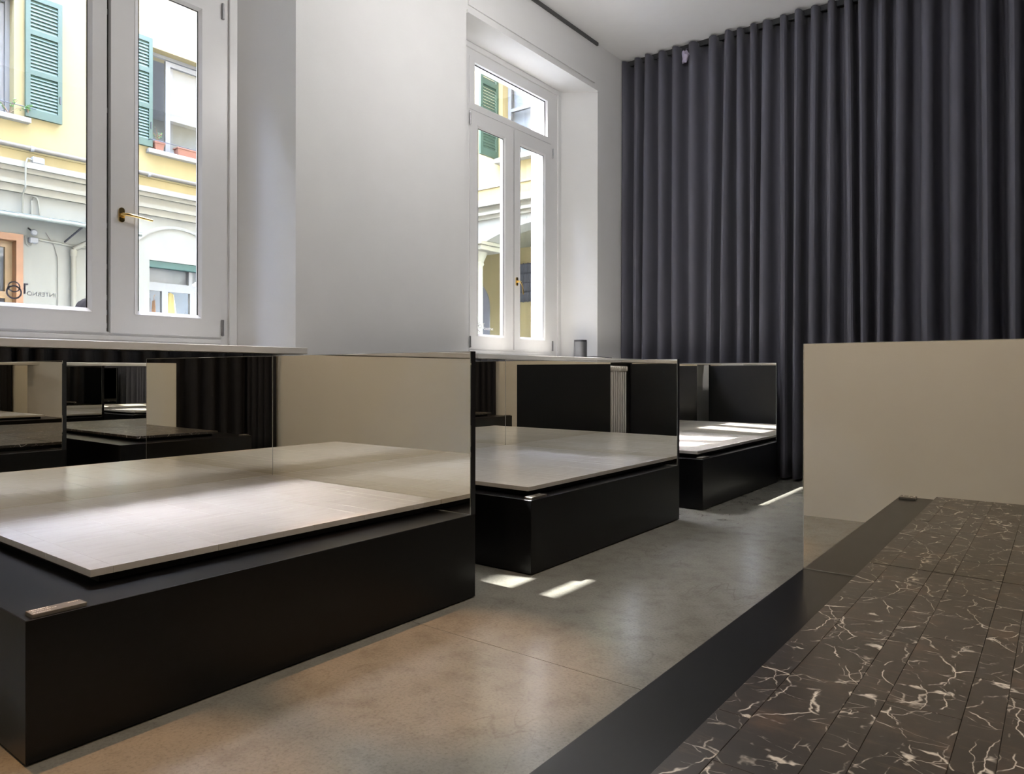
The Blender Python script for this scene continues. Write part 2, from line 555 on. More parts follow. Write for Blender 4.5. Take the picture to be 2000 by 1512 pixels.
# ---------------------------------------------------------------- windows
def sash(win, y0, y1, g0, g1, z0, z1, h0, h1):
    """one casement: stiles/rails y0..y1, glass opening g0..g1 by h0..h1"""
    xf = XF + 0.015
    xb = XF - 0.055
    m_ = MB()
    for (a, b_, c, d) in ((y0, g0, z0, z1), (g1, y1, z0, z1), (g0, g1, z0, h0), (g0, g1, h1, z1)):
        m_.box(xb, xf, a, b_, c, d)
    s_ = m_.build('casement', 'window_paint', win)
    # chamfered glazing beads
    bd = MB()
    w = 0.022
    xg = XF + 0.004
    bd.prism([(xf + 0.003, g0 - 0.004), (xf + 0.003, g0), (xg, g0 + w), (xg - 0.004, g0)], 'z', h0, h1)
    bd.prism([(xf + 0.003, g1 + 0.004), (xf + 0.003, g1), (xg, g1 - w), (xg - 0.004, g1)], 'z', h0, h1)
    bd.prism([(xf + 0.003, h0 - 0.004), (xf + 0.003, h0), (xg, h0 + w), (xg - 0.004, h0)], 'y', g0, g1)
    bd.prism([(xf + 0.003, h1 + 0.004), (xf + 0.003, h1), (xg, h1 - w), (xg - 0.004, h1)], 'y', g0, g1)
    bd.build('glazing_bead', 'window_paint', s_)
    gk = MB()
    e = 0.006
    gk.box(xg - 0.004, xg - 0.001, g0 + w - 0.002, g0 + w + e, h0 + w, h1 - w)
    gk.box(xg - 0.004, xg - 0.001, g1 - w - e, g1 - w + 0.002, h0 + w, h1 - w)
    gk.box(xg - 0.004, xg - 0.001, g0 + w, g1 - w, h1 - w - e, h1 - w + 0.002)
    gk.build('glass_seal', 'gasket', s_)
    MB().box(xg - 0.012, xg - 0.006, g0 - 0.004, g1 + 0.004, h0 - 0.004, h1 + 0.004).build('glass_pane', 'glass', s_)
    return s_

def hinge(par, y, z):
    h_ = MB()
    h_.tube([(XF + 0.022, y, z - 0.05), (XF + 0.022, y, z + 0.05)], 0.009, 10)
    h_.lathe([(0.004, -0.062), (0.011, -0.056), (0.011, -0.05)], (XF + 0.022, y, z), 10)
    h_.build('hinge', 'steel', par)

def handle(par, y, z, down):
    h_ = MB()
    x = XF + 0.015
    pts = []
    for k in range(20):
        a = 2 * math.pi * k / 20
        yy = 0.017 * math.cos(a)
        zz = 0.017 * math.sin(a) + (0.028 if math.sin(a) >= 0 else -0.028)
        pts.append((y + yy, z + zz))
    h_.prism(pts, 'x', x, x + 0.010)
    h_.tube([(x + 0.008, y, z), (x + 0.032, y, z)], [0.012, 0.010], 12)
    if down:
        pth = [(x + 0.030, y, z), (x + 0.046, y + 0.012, z - 0.006), (x + 0.052, y + 0.03, z - 0.035), (x + 0.053, y + 0.045, z - 0.085), (x + 0.054, y + 0.052, z - 0.135)]
    else:
        pth = [(x + 0.030, y - 0.004, z), (x + 0.046, y + 0.016, z), (x + 0.052, y + 0.05, z - 0.003), (x + 0.053, y + 0.10, z - 0.008), (x + 0.053, y + 0.165, z - 0.014)]
    h_.tube(pth, [0.010, 0.010, 0.008, 0.0078, 0.0075], 12)
    h_.build('handle', 'brass', par)

def window(n, yl, s0, s1, ym, label, panes, down):
    win = thing('window_%d' % n, (XF, ym, SILL), label, 'window', kind='structure')
    (f0, f1) = yl
    m_ = MB()
    xb, xf = XF - 0.09, XF
    zb, ztp = SILL, 4.345
    m_.box(xb, xf, f0, s0 + 0.004, zb, ztp)
    m_.box(xb, xf, s1 - 0.004, f1, zb, ztp)
    m_.box(xb, xf, s0 + 0.004, s1 - 0.004, zb, 1.368)
    m_.box(xb, xf, s0 + 0.004, s1 - 0.004, 3.672, 3.74)
    m_.box(xb, xf, s0 + 0.004, s1 - 0.004, 4.20, ztp)
    # proud outer moulding
    m_.cbox(xf - 0.01, xf + 0.016, f0, f0 + 0.06, zb, ztp, 0.004)
    m_.cbox(xf - 0.01, xf + 0.016, f1 - 0.06, f1, zb, ztp, 0.004)
    m_.cbox(xf - 0.01, xf + 0.015, f0 + 0.061, f1 - 0.061, ztp - 0.055, ztp - 0.001, 0.004)
    m_.cbox(xf - 0.01, xf + 0.012, s0, s1, 1.315, 1.345, 0.003)
    m_.build('frame', 'window_paint', win)
    # upper light
    u = MB()
    g0, g1 = s0 + 0.075, s1 - 0.075
    h0, h1 = 3.765, 4.17
    xs = XF + 0.006
    for (a, b_, c, d) in ((s0, g0, 3.70, 4.215), (g1, s1, 3.70, 4.215), (g0, g1, 3.70, h0), (g0, g1, h1, 4.215)):
        u.box(XF - 0.06, xs, a, b_, c, d)
    us = u.build('fanlight', 'window_paint', win)
    MB().box(XF - 0.040, XF - 0.034, g0 - 0.004, g1 + 0.004, h0 - 0.004, h1 + 0.004).build('glass_pane', 'glass', us)
    k = MB()
    k.box(XF - 0.032, XF - 0.026, g0, g0 + 0.008, h0, h1)
    k.box(XF - 0.032, XF - 0.026, g1 - 0.008, g1, h0, h1)
    k.box(XF - 0.032, XF - 0.026, g0, g1, h1 - 0.008, h1)
    k.build('glass_seal', 'gasket', us)
    (a0, a1), (b0, b1) = panes
    sl = sash(win, s0, ym - 0.014, a0, a1, 1.36, 3.68, 1.482, 3.557)
    sr = sash(win, ym + 0.010, s1, b0, b1, 1.36, 3.68, 1.482, 3.557)
    gs = MB().box(XF - 0.05, XF - 0.03, ym - 0.016, ym + 0.012, 1.36, 3.68)
    gs.build('meeting_seal', 'gasket', win)
    kp = MB()
    for z in (1.39, 1.47, 1.56, 1.75, 2.0, 2.7, 3.3):
        kp.box(XF - 0.032, XF - 0.018, ym - 0.012, ym + 0.006, z, z + 0.03)
    kp.build('lock_keep', 'steel', win)
    handle(sr, (ym + 0.012 + b0) / 2 - 0.012, 2.085, down)
    for z in (1.43, 3.60):
        hinge(sr, s1 + 0.006, z)
        hinge(sl, s0 - 0.006, z)
    return win, sl

win1, sash1 = window(1, (1.08, 2.82), 1.238, 2.700, 1.969, 'large white two-leaf casement window at the left, brass handle turned level',
                     ((1.380, 1.873), (2.123, 2.559)), False)
win2, sash2 = window(2, (5.12, 6.90), 5.305, 6.713, 6.009, 'tall white casement window beside the dark curtain, brass handle hanging down',
                     ((5.411, 5.861), (6.108, 6.582)), True)

# glass lettering, read from the street: mirrored from inside
def text_mesh(body, size):
    cu = bpy.data.curves.new('t', 'FONT')
    cu.body = body
    cu.size = size
    cu.align_x = 'LEFT'
    o = bpy.data.objects.new('t', cu)
    COL.objects.link(o)
    dg = bpy.context.evaluated_depsgraph_get()
    me = bpy.data.meshes.new_from_object(o.evaluated_get(dg))
    vs = [p.co.copy() for p in me.vertices]
    fs = [tuple(p.vertices) for p in me.polygons]
    bpy.data.objects.remove(o)
    bpy.data.curves.remove(cu)
    return vs, fs

def decal(par, y, z, s, mat):
    """logo of two rings and a stroke with INTERNO; written towards -y so that it reads from outside"""
    x = XF - 0.0015
    d = MB()
    def ring(cy, cz, r0, r1):
        n = 40
        vs, fs = [], []
        for rr in (r0, r1):
            for k in range(n):
                a = 2 * math.pi * k / n
                vs.append((x, cy + rr * math.cos(a), cz + rr * math.sin(a)))
        fs = [(k, (k + 1) % n, n + (k + 1) % n, n + k) for k in range(n)]
        d.add(vs, fs)
    ring(y, z + 0.018 * s, 0.024 * s, 0.031 * s)
    ring(y, z - 0.012 * s, 0.030 * s, 0.039 * s)
    d.box(x - 0.0003, x, y + 0.046 * s, y + 0.056 * s, z - 0.016 * s, z + 0.042 * s)
    d.box(x - 0.0003, x, y + 0.056 * s, y + 0.068 * s, z + 0.034 * s, z + 0.042 * s)
    vs, fs = text_mesh('INTERNO', 0.034 * s)
    w = max(p.x for p in vs)
    d.add([(x, y + 0.062 * s + (w - p.x) * 1.0, z - 0.024 * s + p.y) for p in vs], fs)
    d.build('window_lettering', mat, par)

decal(sash1, 1.478, 1.575, 1.0, 'decal_grey')
decal(sash2, 5.475, 1.575, 1.0, 'decal_white')

# ---------------------------------------------------------------- display stands
def mirror_panel(par, name, x0, x1, y0, y1, z0, z1, face):
    """thin black panel, mirrored on one face, with a pale polished edge line"""
    p = MB()
    t = 0.004
    if face == '-y':
        p.box(x0, x1, y0 + t, y1, z0, z1)
    elif face == '+x':
        p.box(x0, x1 - t, y0, y1, z0, z1)
    else:
        p.box(x0 + t, x1, y0, y1, z0, z1)
    o = p.build(name, 'panel_black', par)
    q = MB()
    if face == '-y':
        q.box(x0, x1, y0, y0 + t, z0, z1)
    elif face == '+x':
        q.box(x1 - t, x1, y0, y1, z0, z1)
    else:
        q.box(x0, x0 + t, y0, y1, z0, z1)
    mo = q.build('mirror_pane', 'mirror', o)
    e = MB()
    w = 0.0025
    if face == '-y':
        # polished arris round the visible edges
        for (xa) in (x0, x1 - w):
            e.box(xa, xa + w, y0 - 0.0006, y0, z0, z1)
        e.box(x0, x1, y0 - 0.0006, y0, z1 - w, z1)
        e.box(x0, x1, y0 - 0.0006, y0, z0, z0 + w * 1.4)
        e.build('polished_edge', 'panel_edge', o)
    return o

def stand(side, idx, y0, y1, label, slab_front, slab_near, slab_label, tiles):
    """side -1: against the window wall; +1: against the right-hand curtain"""
    if side < 0:
        xf, xb = -2.331, -3.99
        cx = (xf + xb) / 2
    else:
        xf, xb = -0.747, 0.912
        cx = (xf + xb) / 2
    lo, hi = min(xf, xb), max(xf, xb)
    st = thing('display_stand', (cx, (y0 + y1) / 2, 0), label, 'display stand')
    pl = MB()
    ya = y1 - 0.037
    # body with a slim shadow gap at the floor
    pl.cbox(lo, hi, y0, y1, 0.006, HP, 0.0016)
    pl.box(lo + 0.02, hi - 0.02, y0 + 0.02, y1 - 0.01, 0.0, 0.006)
    pl.build('plinth', 'plinth_black', st)
    mirror_panel(st, 'end_panel', lo, hi, ya, y1, HP, HM, '-y')
    if side < 0:
        mirror_panel(st, 'back_panel', xb - 0.03, xb, y0, ya, HP, HM + 0.01, '+x')
    else:
        mirror_panel(st, 'back_panel', xb, xb + 0.03, y0, ya, HP, HM + 0.01, '-x')
    # stone panel
    yn, yf = slab_near, ya - 0.002
    xa = slab_front
    xz = xb + 0.004 if side < 0 else xb - 0.004
    sb = thing('stone_panel', ((xa + xz) / 2, (yn + yf) / 2, HP), slab_label, 'tile panel')
    m0, m1 = min(xa, xz), max(xa, xz)
    si = 0.045
    if side < 0:
        MB().box(m0, m1 - si, yn + si, yf, HP, HS - 0.024).build('backing_board', 'support_black', sb)
    else:
        MB().box(m0 + si, m1, yn + si, yf, HP, HS - 0.024).build('backing_board', 'support_black', sb)
    tiles(sb, m0, m1, yn, yf)
    return st

TILE_CACHE = {}

def tile_mesh(w, l, t, mat):
    key = (round(w, 4), round(l, 4), t, mat)
    if key not in TILE_CACHE:
        q = MB().cbox(-w / 2, w / 2, -l / 2, l / 2, -t, 0, 0.0007)
        me = bpy.data.meshes.new('tile')
        me.from_pydata(q.v, [], q.f)
        bm = bmesh.new()
        bm.from_mesh(me)
        bmesh.ops.recalc_face_normals(bm, faces=bm.faces)
        bm.to_mesh(me)
        bm.free()
        me.materials.append(MAT[mat])
        TILE_CACHE[key] = me
    return TILE_CACHE[key]

def dark_tiles(seed, given=None):
    def fn(sb, x0, x1, y0, y1):
        rnd = random.Random(seed)
        widths = [0.063, 0.127, 0.061, 0.128, 0.064, 0.127]
        x = x0
        i = 0
        g = 0.0006
        L = 0.4495
        while x < x1 - 0.005:
            w = min(widths[i % len(widths)], x1 - x)
            if given and i < len(given):
                j = given[i]
            else:
                j = y0 + rnd.uniform(0.05, 0.45)
            while j > y0 + 0.02:
                j -= L
            ys = [y0]
            k = j + L
            while k < y1 - 0.01:
                if k - ys[-1] > 0.03:
                    ys.append(k)
                k += L
            ys.append(y1)
            for a, b_ in zip(ys, ys[1:]):
                dz = rnd.uniform(-0.0004, 0.0004)
                link_mesh('tile', tile_mesh(w - g, b_ - a - g, 0.024, 'dark_marble'), sb,
                          (x + w / 2, (a + b_) / 2, HS + dz))
            x += w
            i += 1
    return fn

def pale_tiles(seed):
    def fn(sb, x0, x1, y0, y1):
        rnd = random.Random(seed)
        g = 0.0005
        # strips across the panel, .075 to .30 wide, staggered ends
        y = y0
        i = 0
        widths = [0.072, 0.278, 0.10, 0.077, 0.21, 0.15, 0.278, 0.10, 0.21]
        while y < y1 - 0.005:
            w = min(widths[i % len(widths)], y1 - y)
            if y1 - y - w < 0.05:
                w = y1 - y
            xs = [x1]
            k = x1 - rnd.uniform(0.3, 0.6)
            while k > x0 + 0.06:
                xs.append(k)
                k -= 0.6
            xs.append(x0)
            for a, b_ in zip(xs, xs[1:]):
                link_mesh('tile', tile_mesh(a - b_ - g, w - g, 0.024, 'pale_stone'), sb,
                          ((a + b_) / 2, y + w / 2, HS + rnd.uniform(-0.0001, 0.0001)))
            y += w
            i += 1
    return fn

Y = [(0.778, 2.739), (3.214, 5.141), (5.591, 7.515)]
stand(-1, 0, *Y[0], 'black low stand with mirror panels under the large left window', -2.530, 1.030,
      'pale stone tile panel on the front-left stand', pale_tiles(3))
stand(-1, 1, *Y[1], 'middle black stand with mirror panels against the window wall', -2.410, 3.295,
      'beige stone tile panel on the middle stand', pale_tiles(11))
stand(-1, 2, *Y[2], 'farthest black stand with mirror panel, beside the dark curtain', -2.406, 5.660,
      'sunlit pale stone tile panel on the farthest stand', pale_tiles(5))
stand(1, 0, Y[0][0], Y[0][1], 'black stand with tall mirror panel at the right foreground', -0.530, 1.055,
      'dark white-veined marble tile panel in the right foreground', dark_tiles(2, [1.343, 2.06, 1.500, 1.580, 1.820, 1.30]))
stand(1, 1, Y[1][0], Y[1][1], 'black mirrored stand behind the right foreground mirror panel', -0.530, 3.47,
      'dark marble tile panel seen reflected in the left mirror', dark_tiles(21))
stand(1, 2, Y[2][0], Y[2][1], 'hindmost black mirrored stand on the right side of the room', -0.530, 5.85,
      'dark marble tile panel on the hindmost right stand', dark_tiles(33))

# caption plaques lying on the plinth corners
def plaque(x0, x1, y0, y1, label, face):
    p = thing('caption_plaque', ((x0 + x1) / 2, (y0 + y1) / 2, HP), label, 'plaque', 'caption plaques')
    MB().cbox(x0, x1, y0, y1, HP, HP + 0.012, 0.001).build('plate', 'plaque_grey', p)
    t = MB()
    z = HP + 0.0122
    rnd = random.Random(4)
    # tiny illegible print: rows of short strokes
    w = x1 - x0
    for (fx, a, b_, hgt) in ((0.10, 0.05, 0.36, 0.10), (0.42, 0.06, 0.46, 0.07), (0.78, 0.04, 0.34, 0.06), (0.20, 0.74, 0.92, 0.07)):
        yy = y0 + (y1 - y0) * a
        while yy < y0 + (y1 - y0) * b_:
            l = rnd.uniform(0.002, 0.006)
            xx = x0 + w * fx if face > 0 else x1 - w * (fx + hgt)
            t.box(xx, xx + w * hgt, yy, yy + l, z - 0.0003, z)
            yy += l + rnd.uniform(0.001, 0.003)
    t.build('print', 'plaque_letters', p)

plaque(-2.390, -2.337, 0.797, 0.942, 'small grey caption plaque on the front-left plinth corner', 1)
plaque(-2.398, -2.345, 3.24, 3.385, 'small caption plaque on the middle plinth corner', 1)
plaque(-2.398, -2.345, 5.62, 5.765, 'small caption plaque on the farthest plinth corner', 1)
plaque(-0.735, -0.655, 0.80, 0.875, 'small caption plaque reflected in the right mirror panel', -1)

# column radiator in the gap behind the first stand
rd = thing('column_radiator', (-4.13, 2.98, 0.12), 'white column radiator seen reflected in the middle mirror panel', 'radiator')
for k in range(8):
    y = 2.80 + k * 0.052
    c = MB()
    for x in (-4.17, -4.10, -4.03):
        c.tube([(x, y, 0.13), (x, y, 1.17)], 0.0125, 10)
    c.cbox(-4.20, -4.00, y - 0.019, y + 0.019, 1.14, 1.20, 0.012)
    c.cbox(-4.20, -4.00, y - 0.019, y + 0.019, 0.12, 0.18, 0.012)
    c.build('column', 'radiator_white', rd)

# speaker on the sill
sp = thing('wireless_speaker', (-4.30, 6.865, SILL), 'small grey cylindrical speaker with dark top on the window sill', 'speaker')
def rrect(cx, cy, hw, hd, r, n=6):
    out = []
    for (sx, sy, a0) in ((1, 1, 0), (-1, 1, 90), (-1, -1, 180), (1, -1, 270)):
        for k in range(n + 1):
            a = R(a0 + 90 * k / n)
            out.append((cx + sx * (hw - r) + r * math.cos(a), cy + sy * (hd - r) + r * math.sin(a)))
    return out
cs_ = MB().prism(rrect(-4.30, 6.865, 0.066, 0.066, 0.048), 'z', SILL + 0.012, SILL + 0.185)
cs_.s = [True] * len(cs_.s)
cs_.build('grille', 'speaker_grey', sp)
MB().prism(rrect(-4.30, 6.865, 0.064, 0.064, 0.046), 'z', SILL + 0.185, SILL + 0.205).build('top_cap', 'speaker_dark', sp)
MB().prism(rrect(-4.30, 6.865, 0.058, 0.058, 0.042), 'z', SILL, SILL + 0.012).build('base', 'speaker_dark', sp)
MB().tube([(-4.27, 6.93, SILL + 0.014), (-4.20, 6.97, SILL + 0.020), (-4.10, 7.02, SILL + 0.012), (-4.00, 7.045, SILL + 0.004)], 0.004, 8).build('power_cord', 'speaker_dark', sp)

# ---------------------------------------------------------------- curtains
def curtain(name, base, ridges_top, ridges_bot, depth, amp, zt, zb, axis, label, mat='curtain_cloth', group=None):
    """pleated cloth; ridges are positions along the rail where folds come forward"""
    nfold = len(ridges_top) - 1
    per = 16
    rows = 22
    rnd = random.Random(len(ridges_top))
    amps = [amp * rnd.uniform(0.75, 1.15) for _ in range(nfold + 1)]
    skew = [rnd.uniform(0.42, 0.60) for _ in range(nfold)]
    vs, fs = [], []
    cols = nfold * per + 1
    for r_ in range(rows + 1):
        t = r_ / rows
        z = zt + (zb - zt) * t
        tb = t ** 0.8
        for i in range(cols):
            k = min(i // per, nfold - 1)
            u = (i - k * per) / per
            a = ridges_top[k] * (1 - tb) + ridges_bot[k] * tb
            b_ = ridges_top[k + 1] * (1 - tb) + ridges_bot[k + 1] * tb
            # phase: 0 at ridge, .5 at valley (valley placed at skew)
            s = skew[k]
            ph = 0.5 * u / s if u < s else 0.5 + 0.5 * (u - s) / (1 - s)
            am = amps[k] * (1 - u) + amps[k + 1] * u
            w = math.cos(2 * math.pi * ph)
            w = math.copysign(abs(w) ** 0.8, w)
            off = am * w * (0.85 + 0.2 * t)
            wob = 0.006 * math.sin(9 * t + k * 2.1) * (1 - abs(w))
            # folds lean over a little so that each one overlaps the next
            along = a + (b_ - a) * u + 0.020 * math.sin(4 * math.pi * ph) * 0.5 + wob
            zz = z + (0.010 * w if r_ == 0 else 0)
            if axis == 'x':
                vs.append((along, depth - off, zz))
            else:
                vs.append((depth - off, along, zz))
    for r_ in range(rows):
        for i in range(cols - 1):
            p = r_ * cols + i
            fs.append((p, p + 1, p + cols + 1, p + cols))
    m_ = MB()
    m_.add(vs, fs, True)
    o = m_.build(name, mat, None, base)
    sm = o.modifiers.new('thickness', 'SOLIDIFY')
    sm.thickness = 0.003
    o.data.polygons.foreach_set('use_smooth', [True] * len(o.data.polygons))
    return tag(o, label, 'curtain', group)

top = [-4.235, -4.053, -3.911, -3.74, -3.566, -3.36, -3.112, -2.931, -2.817, -2.66, -2.529, -2.347, -2.186, -2.029, -1.867, -1.713, -1.587,
       -1.40, -1.245, -1.026, -0.78, -0.563, -0.352, -0.10, 0.15, 0.38, 0.62, 0.86, 1.08]
bot = [-4.235, -4.071, -3.95, -3.738, -3.565, -3.346, -3.147, -2.999, -2.793, -2.66, -2.575, -2.325, -2.206, -2.053, -1.866, -1.656, -1.549,
       -1.42, -1.27, -1.009, -0.779, -0.524, -0.332, -0.10, 0.14, 0.38, 0.60, 0.86, 1.08]
YC = 7.80
curtain('curtain', (-1.6, YC, 0.02), top, bot, YC, 0.125, 4.872, 0.025, 'x',
        'long charcoal pleated curtain closing off the far end of the room')
rnd = random.Random(12)
rt, rb = [-0.47], [-0.47]
while rt[-1] < 7.5:
    s = rnd.uniform(0.17, 0.30)
    rt.append(rt[-1] + s)
    rb.append(rt[-1] + rnd.uniform(-0.04, 0.04))
curtain('curtain', (1.18, 3.5, 0.02), rt, rb, 1.18, 0.085, 4.872, 0.025, 'y',
        'dark pleated curtain along the right wall, seen only in the mirrors', 'curtain_black')
curtain('curtain', (0.86, -0.41, 0.02), [0.56, 0.70, 0.83, 0.97, 1.10], [0.52, 0.68, 0.83, 0.98, 1.10], -0.40, -0.06, 4.872, 0.025, 'x',
        'short dark curtain return on the beige wall, seen only in mirrors', 'curtain_black')
tag(MB().box(XW, 1.1, YC - 0.012, YC + 0.012, 4.842, CEIL).build('curtain_track', 'curtain_rail'),
    'dark ceiling track holding the far charcoal curtain', 'curtain track')
tag(MB().box(1.168, 1.192, YN, 7.6, 4.842, CEIL).build('curtain_track', 'curtain_rail'),
    'dark ceiling track holding the right-hand curtain', 'curtain track')

# crumpled lilac plastic tied to the rail between two folds
cr = MB()
rnd = random.Random(8)
ring_n, rows_ = 9, 6
vs, fs = [], []
for j in range(rows_):
    t = j / (rows_ - 1)
    rr = 0.018 + 0.030 * math.sin(math.pi * (0.2 + 0.7 * t))
    for k in range(ring_n):
        a = 2 * math.pi * k / ring_n
        q = rr * rnd.uniform(0.6, 1.25)
        vs.append((-3.43 + q * math.cos(a), 7.70 + q * 0.7 * math.sin(a), 4.79 - 0.13 * t + rnd.uniform(-0.008, 0.008)))
for j in range(rows_ - 1):
    for k in range(ring_n):
        k2 = (k + 1) % ring_n
        fs.append((j * ring_n + k, j * ring_n + k2, (j + 1) * ring_n + k2, (j + 1) * ring_n + k))
fs.append(tuple((rows_ - 1) * ring_n + k for k in range(ring_n)))
cr.add(vs, fs)
cr.tube([(-3.43, 7.71, 4.78), (-3.43, 7.74, 4.83), (-3.43, 7.79, 4.845)], 0.004, 6)
tag(cr.build('cord_bundle', 'lilac_plastic'), 'crumpled lilac plastic hanging at the curtain top between folds', 'plastic')

# ---------------------------------------------------------------- ceiling spotlights, added fill globes
def spotlight(x, y, tx, ty, tz, watts, col, ang, blend, label, rad=0.05):
    p = thing('ceiling_spotlight', (x, y, CEIL), label, 'spotlight', 'ceiling spotlights')
    d = (Vector((tx, ty, tz)) - Vector((x, y, CEIL - 0.16))).normalized()
    c0 = Vector((x, y, CEIL - 0.14))
    MB().lathe([(0.05, -0.02), (0.05, 0.0)], (x, y, CEIL), 20).build('mount', 'lamp_black', p)
    MB().tube([(x, y, CEIL - 0.02), (x, y, CEIL - 0.12)], 0.010, 10).build('stem', 'lamp_black', p)
    h_ = MB()
    h_.tube([c0 - d * 0.07, c0 + d * 0.01], [0.050, 0.055], 20)
    h_.tube([c0 + d * 0.01, c0 + d * 0.05], 0.055, 20, cap=False)
    h_.build('lamp_head', 'lamp_black', p)
    l = bpy.data.lights.new('spot_beam', 'SPOT')
    l.energy = watts * LAMP_SCALE
    l.color = col
    l.spot_size = R(ang)
    l.spot_blend = blend
    l.shadow_soft_size = rad
    o = bpy.data.objects.new('spot_beam', l)
    COL.objects.link(o)
    o.parent = p
    o.location = (c0 + d * 0.06) - Vector((x, y, CEIL))
    o.rotation_euler = d.to_track_quat('-Z', 'Y').to_euler()

def globe(x, y, z, strength, col, label, r=0.16):  # glowing globe added out of view to brighten ceiling and walls
    p = thing('pendant_globe', (x, y, z), label, 'pendant lamp', 'opal pendant globes')
    key = 'opal_%.2f' % z
    m, nt, b = new_mat(key)
    b.inputs['Base Color'].default_value = (0.8, 0.8, 0.78, 1)
    b.inputs['Emission Color'].default_value = (*col, 1)
    b.inputs['Emission Strength'].default_value = strength * LAMP_SCALE
    prof = [(max(0.001, r * math.sin(math.pi * k / 14)), -r * math.cos(math.pi * k / 14)) for k in range(15)]
    MB().lathe(prof, (x, y, z), 28).build('opal_shade', key, p)
    MB().lathe([(0.03, r - 0.01), (0.03, r + 0.05), (0.012, r + 0.07)], (x, y, z), 16).build('cap', 'lamp_black', p)
    MB().tube([(x, y, z + r + 0.05), (x, y, CEIL)], 0.006, 8).build('cord', 'lamp_black', p)

WARM = (1.0, 0.50, 0.20)
NEUT = (1.0, 0.97, 0.95)
SOFT = (1.0, 0.74, 0.50)
spotlight(-3.00, 0.75, -1.90, 0.75, 0, 480, WARM, 17, 0.6, 'warm ceiling spotlight above the front-left stand, nearest the beige wall', 0.03)
spotlight(-3.00, 2.05, -1.90, 2.05, 0, 480, WARM, 17, 0.6, 'warm ceiling spotlight above the front-left stand, farther from the beige wall', 0.03)
spotlight(-1.55, 0.60, -1.0, 1.20, 0, 105, SOFT, 110, 0.7, 'warm ceiling spotlight near the beige wall')
spotlight(0.30, 1.70, 0.2, 1.80, 0, 110, SOFT, 110, 0.7, 'warm ceiling spotlight above the dark marble')
globe(-1.45, 3.30, 4.30, 16, NEUT, 'opal globe pendant above the middle of the aisle')
globe(-2.20, 4.25, 4.00, 72, NEUT, 'opal globe pendant near the tall window')

# ---------------------------------------------------------------- courtyard outside
XA = -11.0
tag(MB().box(-40, XO, -40, 30, -0.3, -0.12).build('ground_courtyard', 'cobble'), 'grey paved courtyard ground outside the windows', 'ground', kind='structure')

bA = thing('apartment_building', (XA, 2, -0.12), 'yellow apartment building with green shutters across the courtyard', 'building')
openings = [(2.75, 3.53, 4.50, 6.10), (5.34, 6.32, 4.50, 6.07)]
def wall_with_holes(mb, x0, x1, y0, y1, z0, z1, holes):
    ys = sorted({y0, y1, *[h[0] for h in holes], *[h[1] for h in holes]})
    ys = [y for y in ys if y0 <= y <= y1]
    for a, b_ in zip(ys, ys[1:]):
        hs = sorted([h for h in holes if h[0] <= a and h[1] >= b_], key=lambda h: h[2])
        z = z0
        for h in hs:
            if h[2] > z: mb.box(x0, x1, a, b_, z, h[2])
            z = h[3]
        if z < z1: mb.box(x0, x1, a, b_, z, z1)
up = MB()
wall_with_holes(up, XA - 0.45, XA, -14, 9.0, 3.88, 10.4, openings + [(-1.2, -0.3, 4.5, 6.1), (0.7, 1.5, 4.5, 6.1), (5.34, 6.32, 8.0, 9.6), (2.75, 3.53, 8.0, 9.6)])
up.build('upper_wall', 'stucco_yellow', bA)
lw = MB()
wall_with_holes(lw, XA - 0.45, XA, -14, 9.0, -0.12, 3.58, [(2.70, 3.63, -0.12, 2.95), (5.306, 6.36, 0.9, 2.83)])
lw.build('lower_wall', 'stucco_white', bA)
MB().box(XA - 4.0, XA - 3.9, -14, 9, -0.12, 12).build('rear_wall', 'interior_grey', bA)
MB().box(XA - 3.9, XA - 0.45, -14, 9, 3.45, 3.95).build('storey_slab', 'interior_grey', bA)
at = MB()
at.box(XA - 0.45, XA, -14, 2.45, 10.4, 12.87)
at.box(XA - 0.45, XA, -14, 0.30, 12.87, 18.5)  # unseen taller block, raised to keep sun and sky off the first window
at.build('attic_parapet', 'stucco_yellow', bA)
rf = MB()
rf.prism([(XA + 0.001, 10.4), (XA - 3.0, 11.2), (XA - 4.0, 10.4)], 'y', 2.45, 9.0)
rf.build('roof', 'roof_tile', bA)
# cornice between the storeys: stepped mouldings
for (z0, z1, p) in ((3.50, 3.60, 0.05), (3.60, 3.66, 0.09), (3.66, 3.76, 0.06), (3.76, 3.82, 0.11), (3.82, 3.90, 0.15)):
    MB().box(XA - 0.45, XA + p, -14, 9.0, z0, z1).build('cornice_moulding', 'stone_cream', bA)
MB().box(XA, XA + 0.02, -14, 9.0, 4.06, 4.075).build('string_course', 'stucco_yellow', bA)
# filled blind arch in relief above the shop window
ar = MB()
n = 26
cy_, R0, zc = 5.74, 0.83, 2.52
vs, fs = [], []
for k in range(n + 1):
    a = R(18 + 144 * k / n)
    for rr, x in ((R0, XA - 0.001), (R0, XA + 0.02), (R0 + 0.022, XA + 0.02), (R0 + 0.05, XA - 0.001)):
        vs.append((x, cy_ + rr * math.cos(a), zc + rr * math.sin(a)))
for k in range(n):
    for j in range(3):
        fs.append((k * 4 + j, k * 4 + j + 1, (k + 1) * 4 + j + 1, (k + 1) * 4 + j))
ar.add(vs, fs)
ar.build('blind_arch', 'stucco_white', bA)

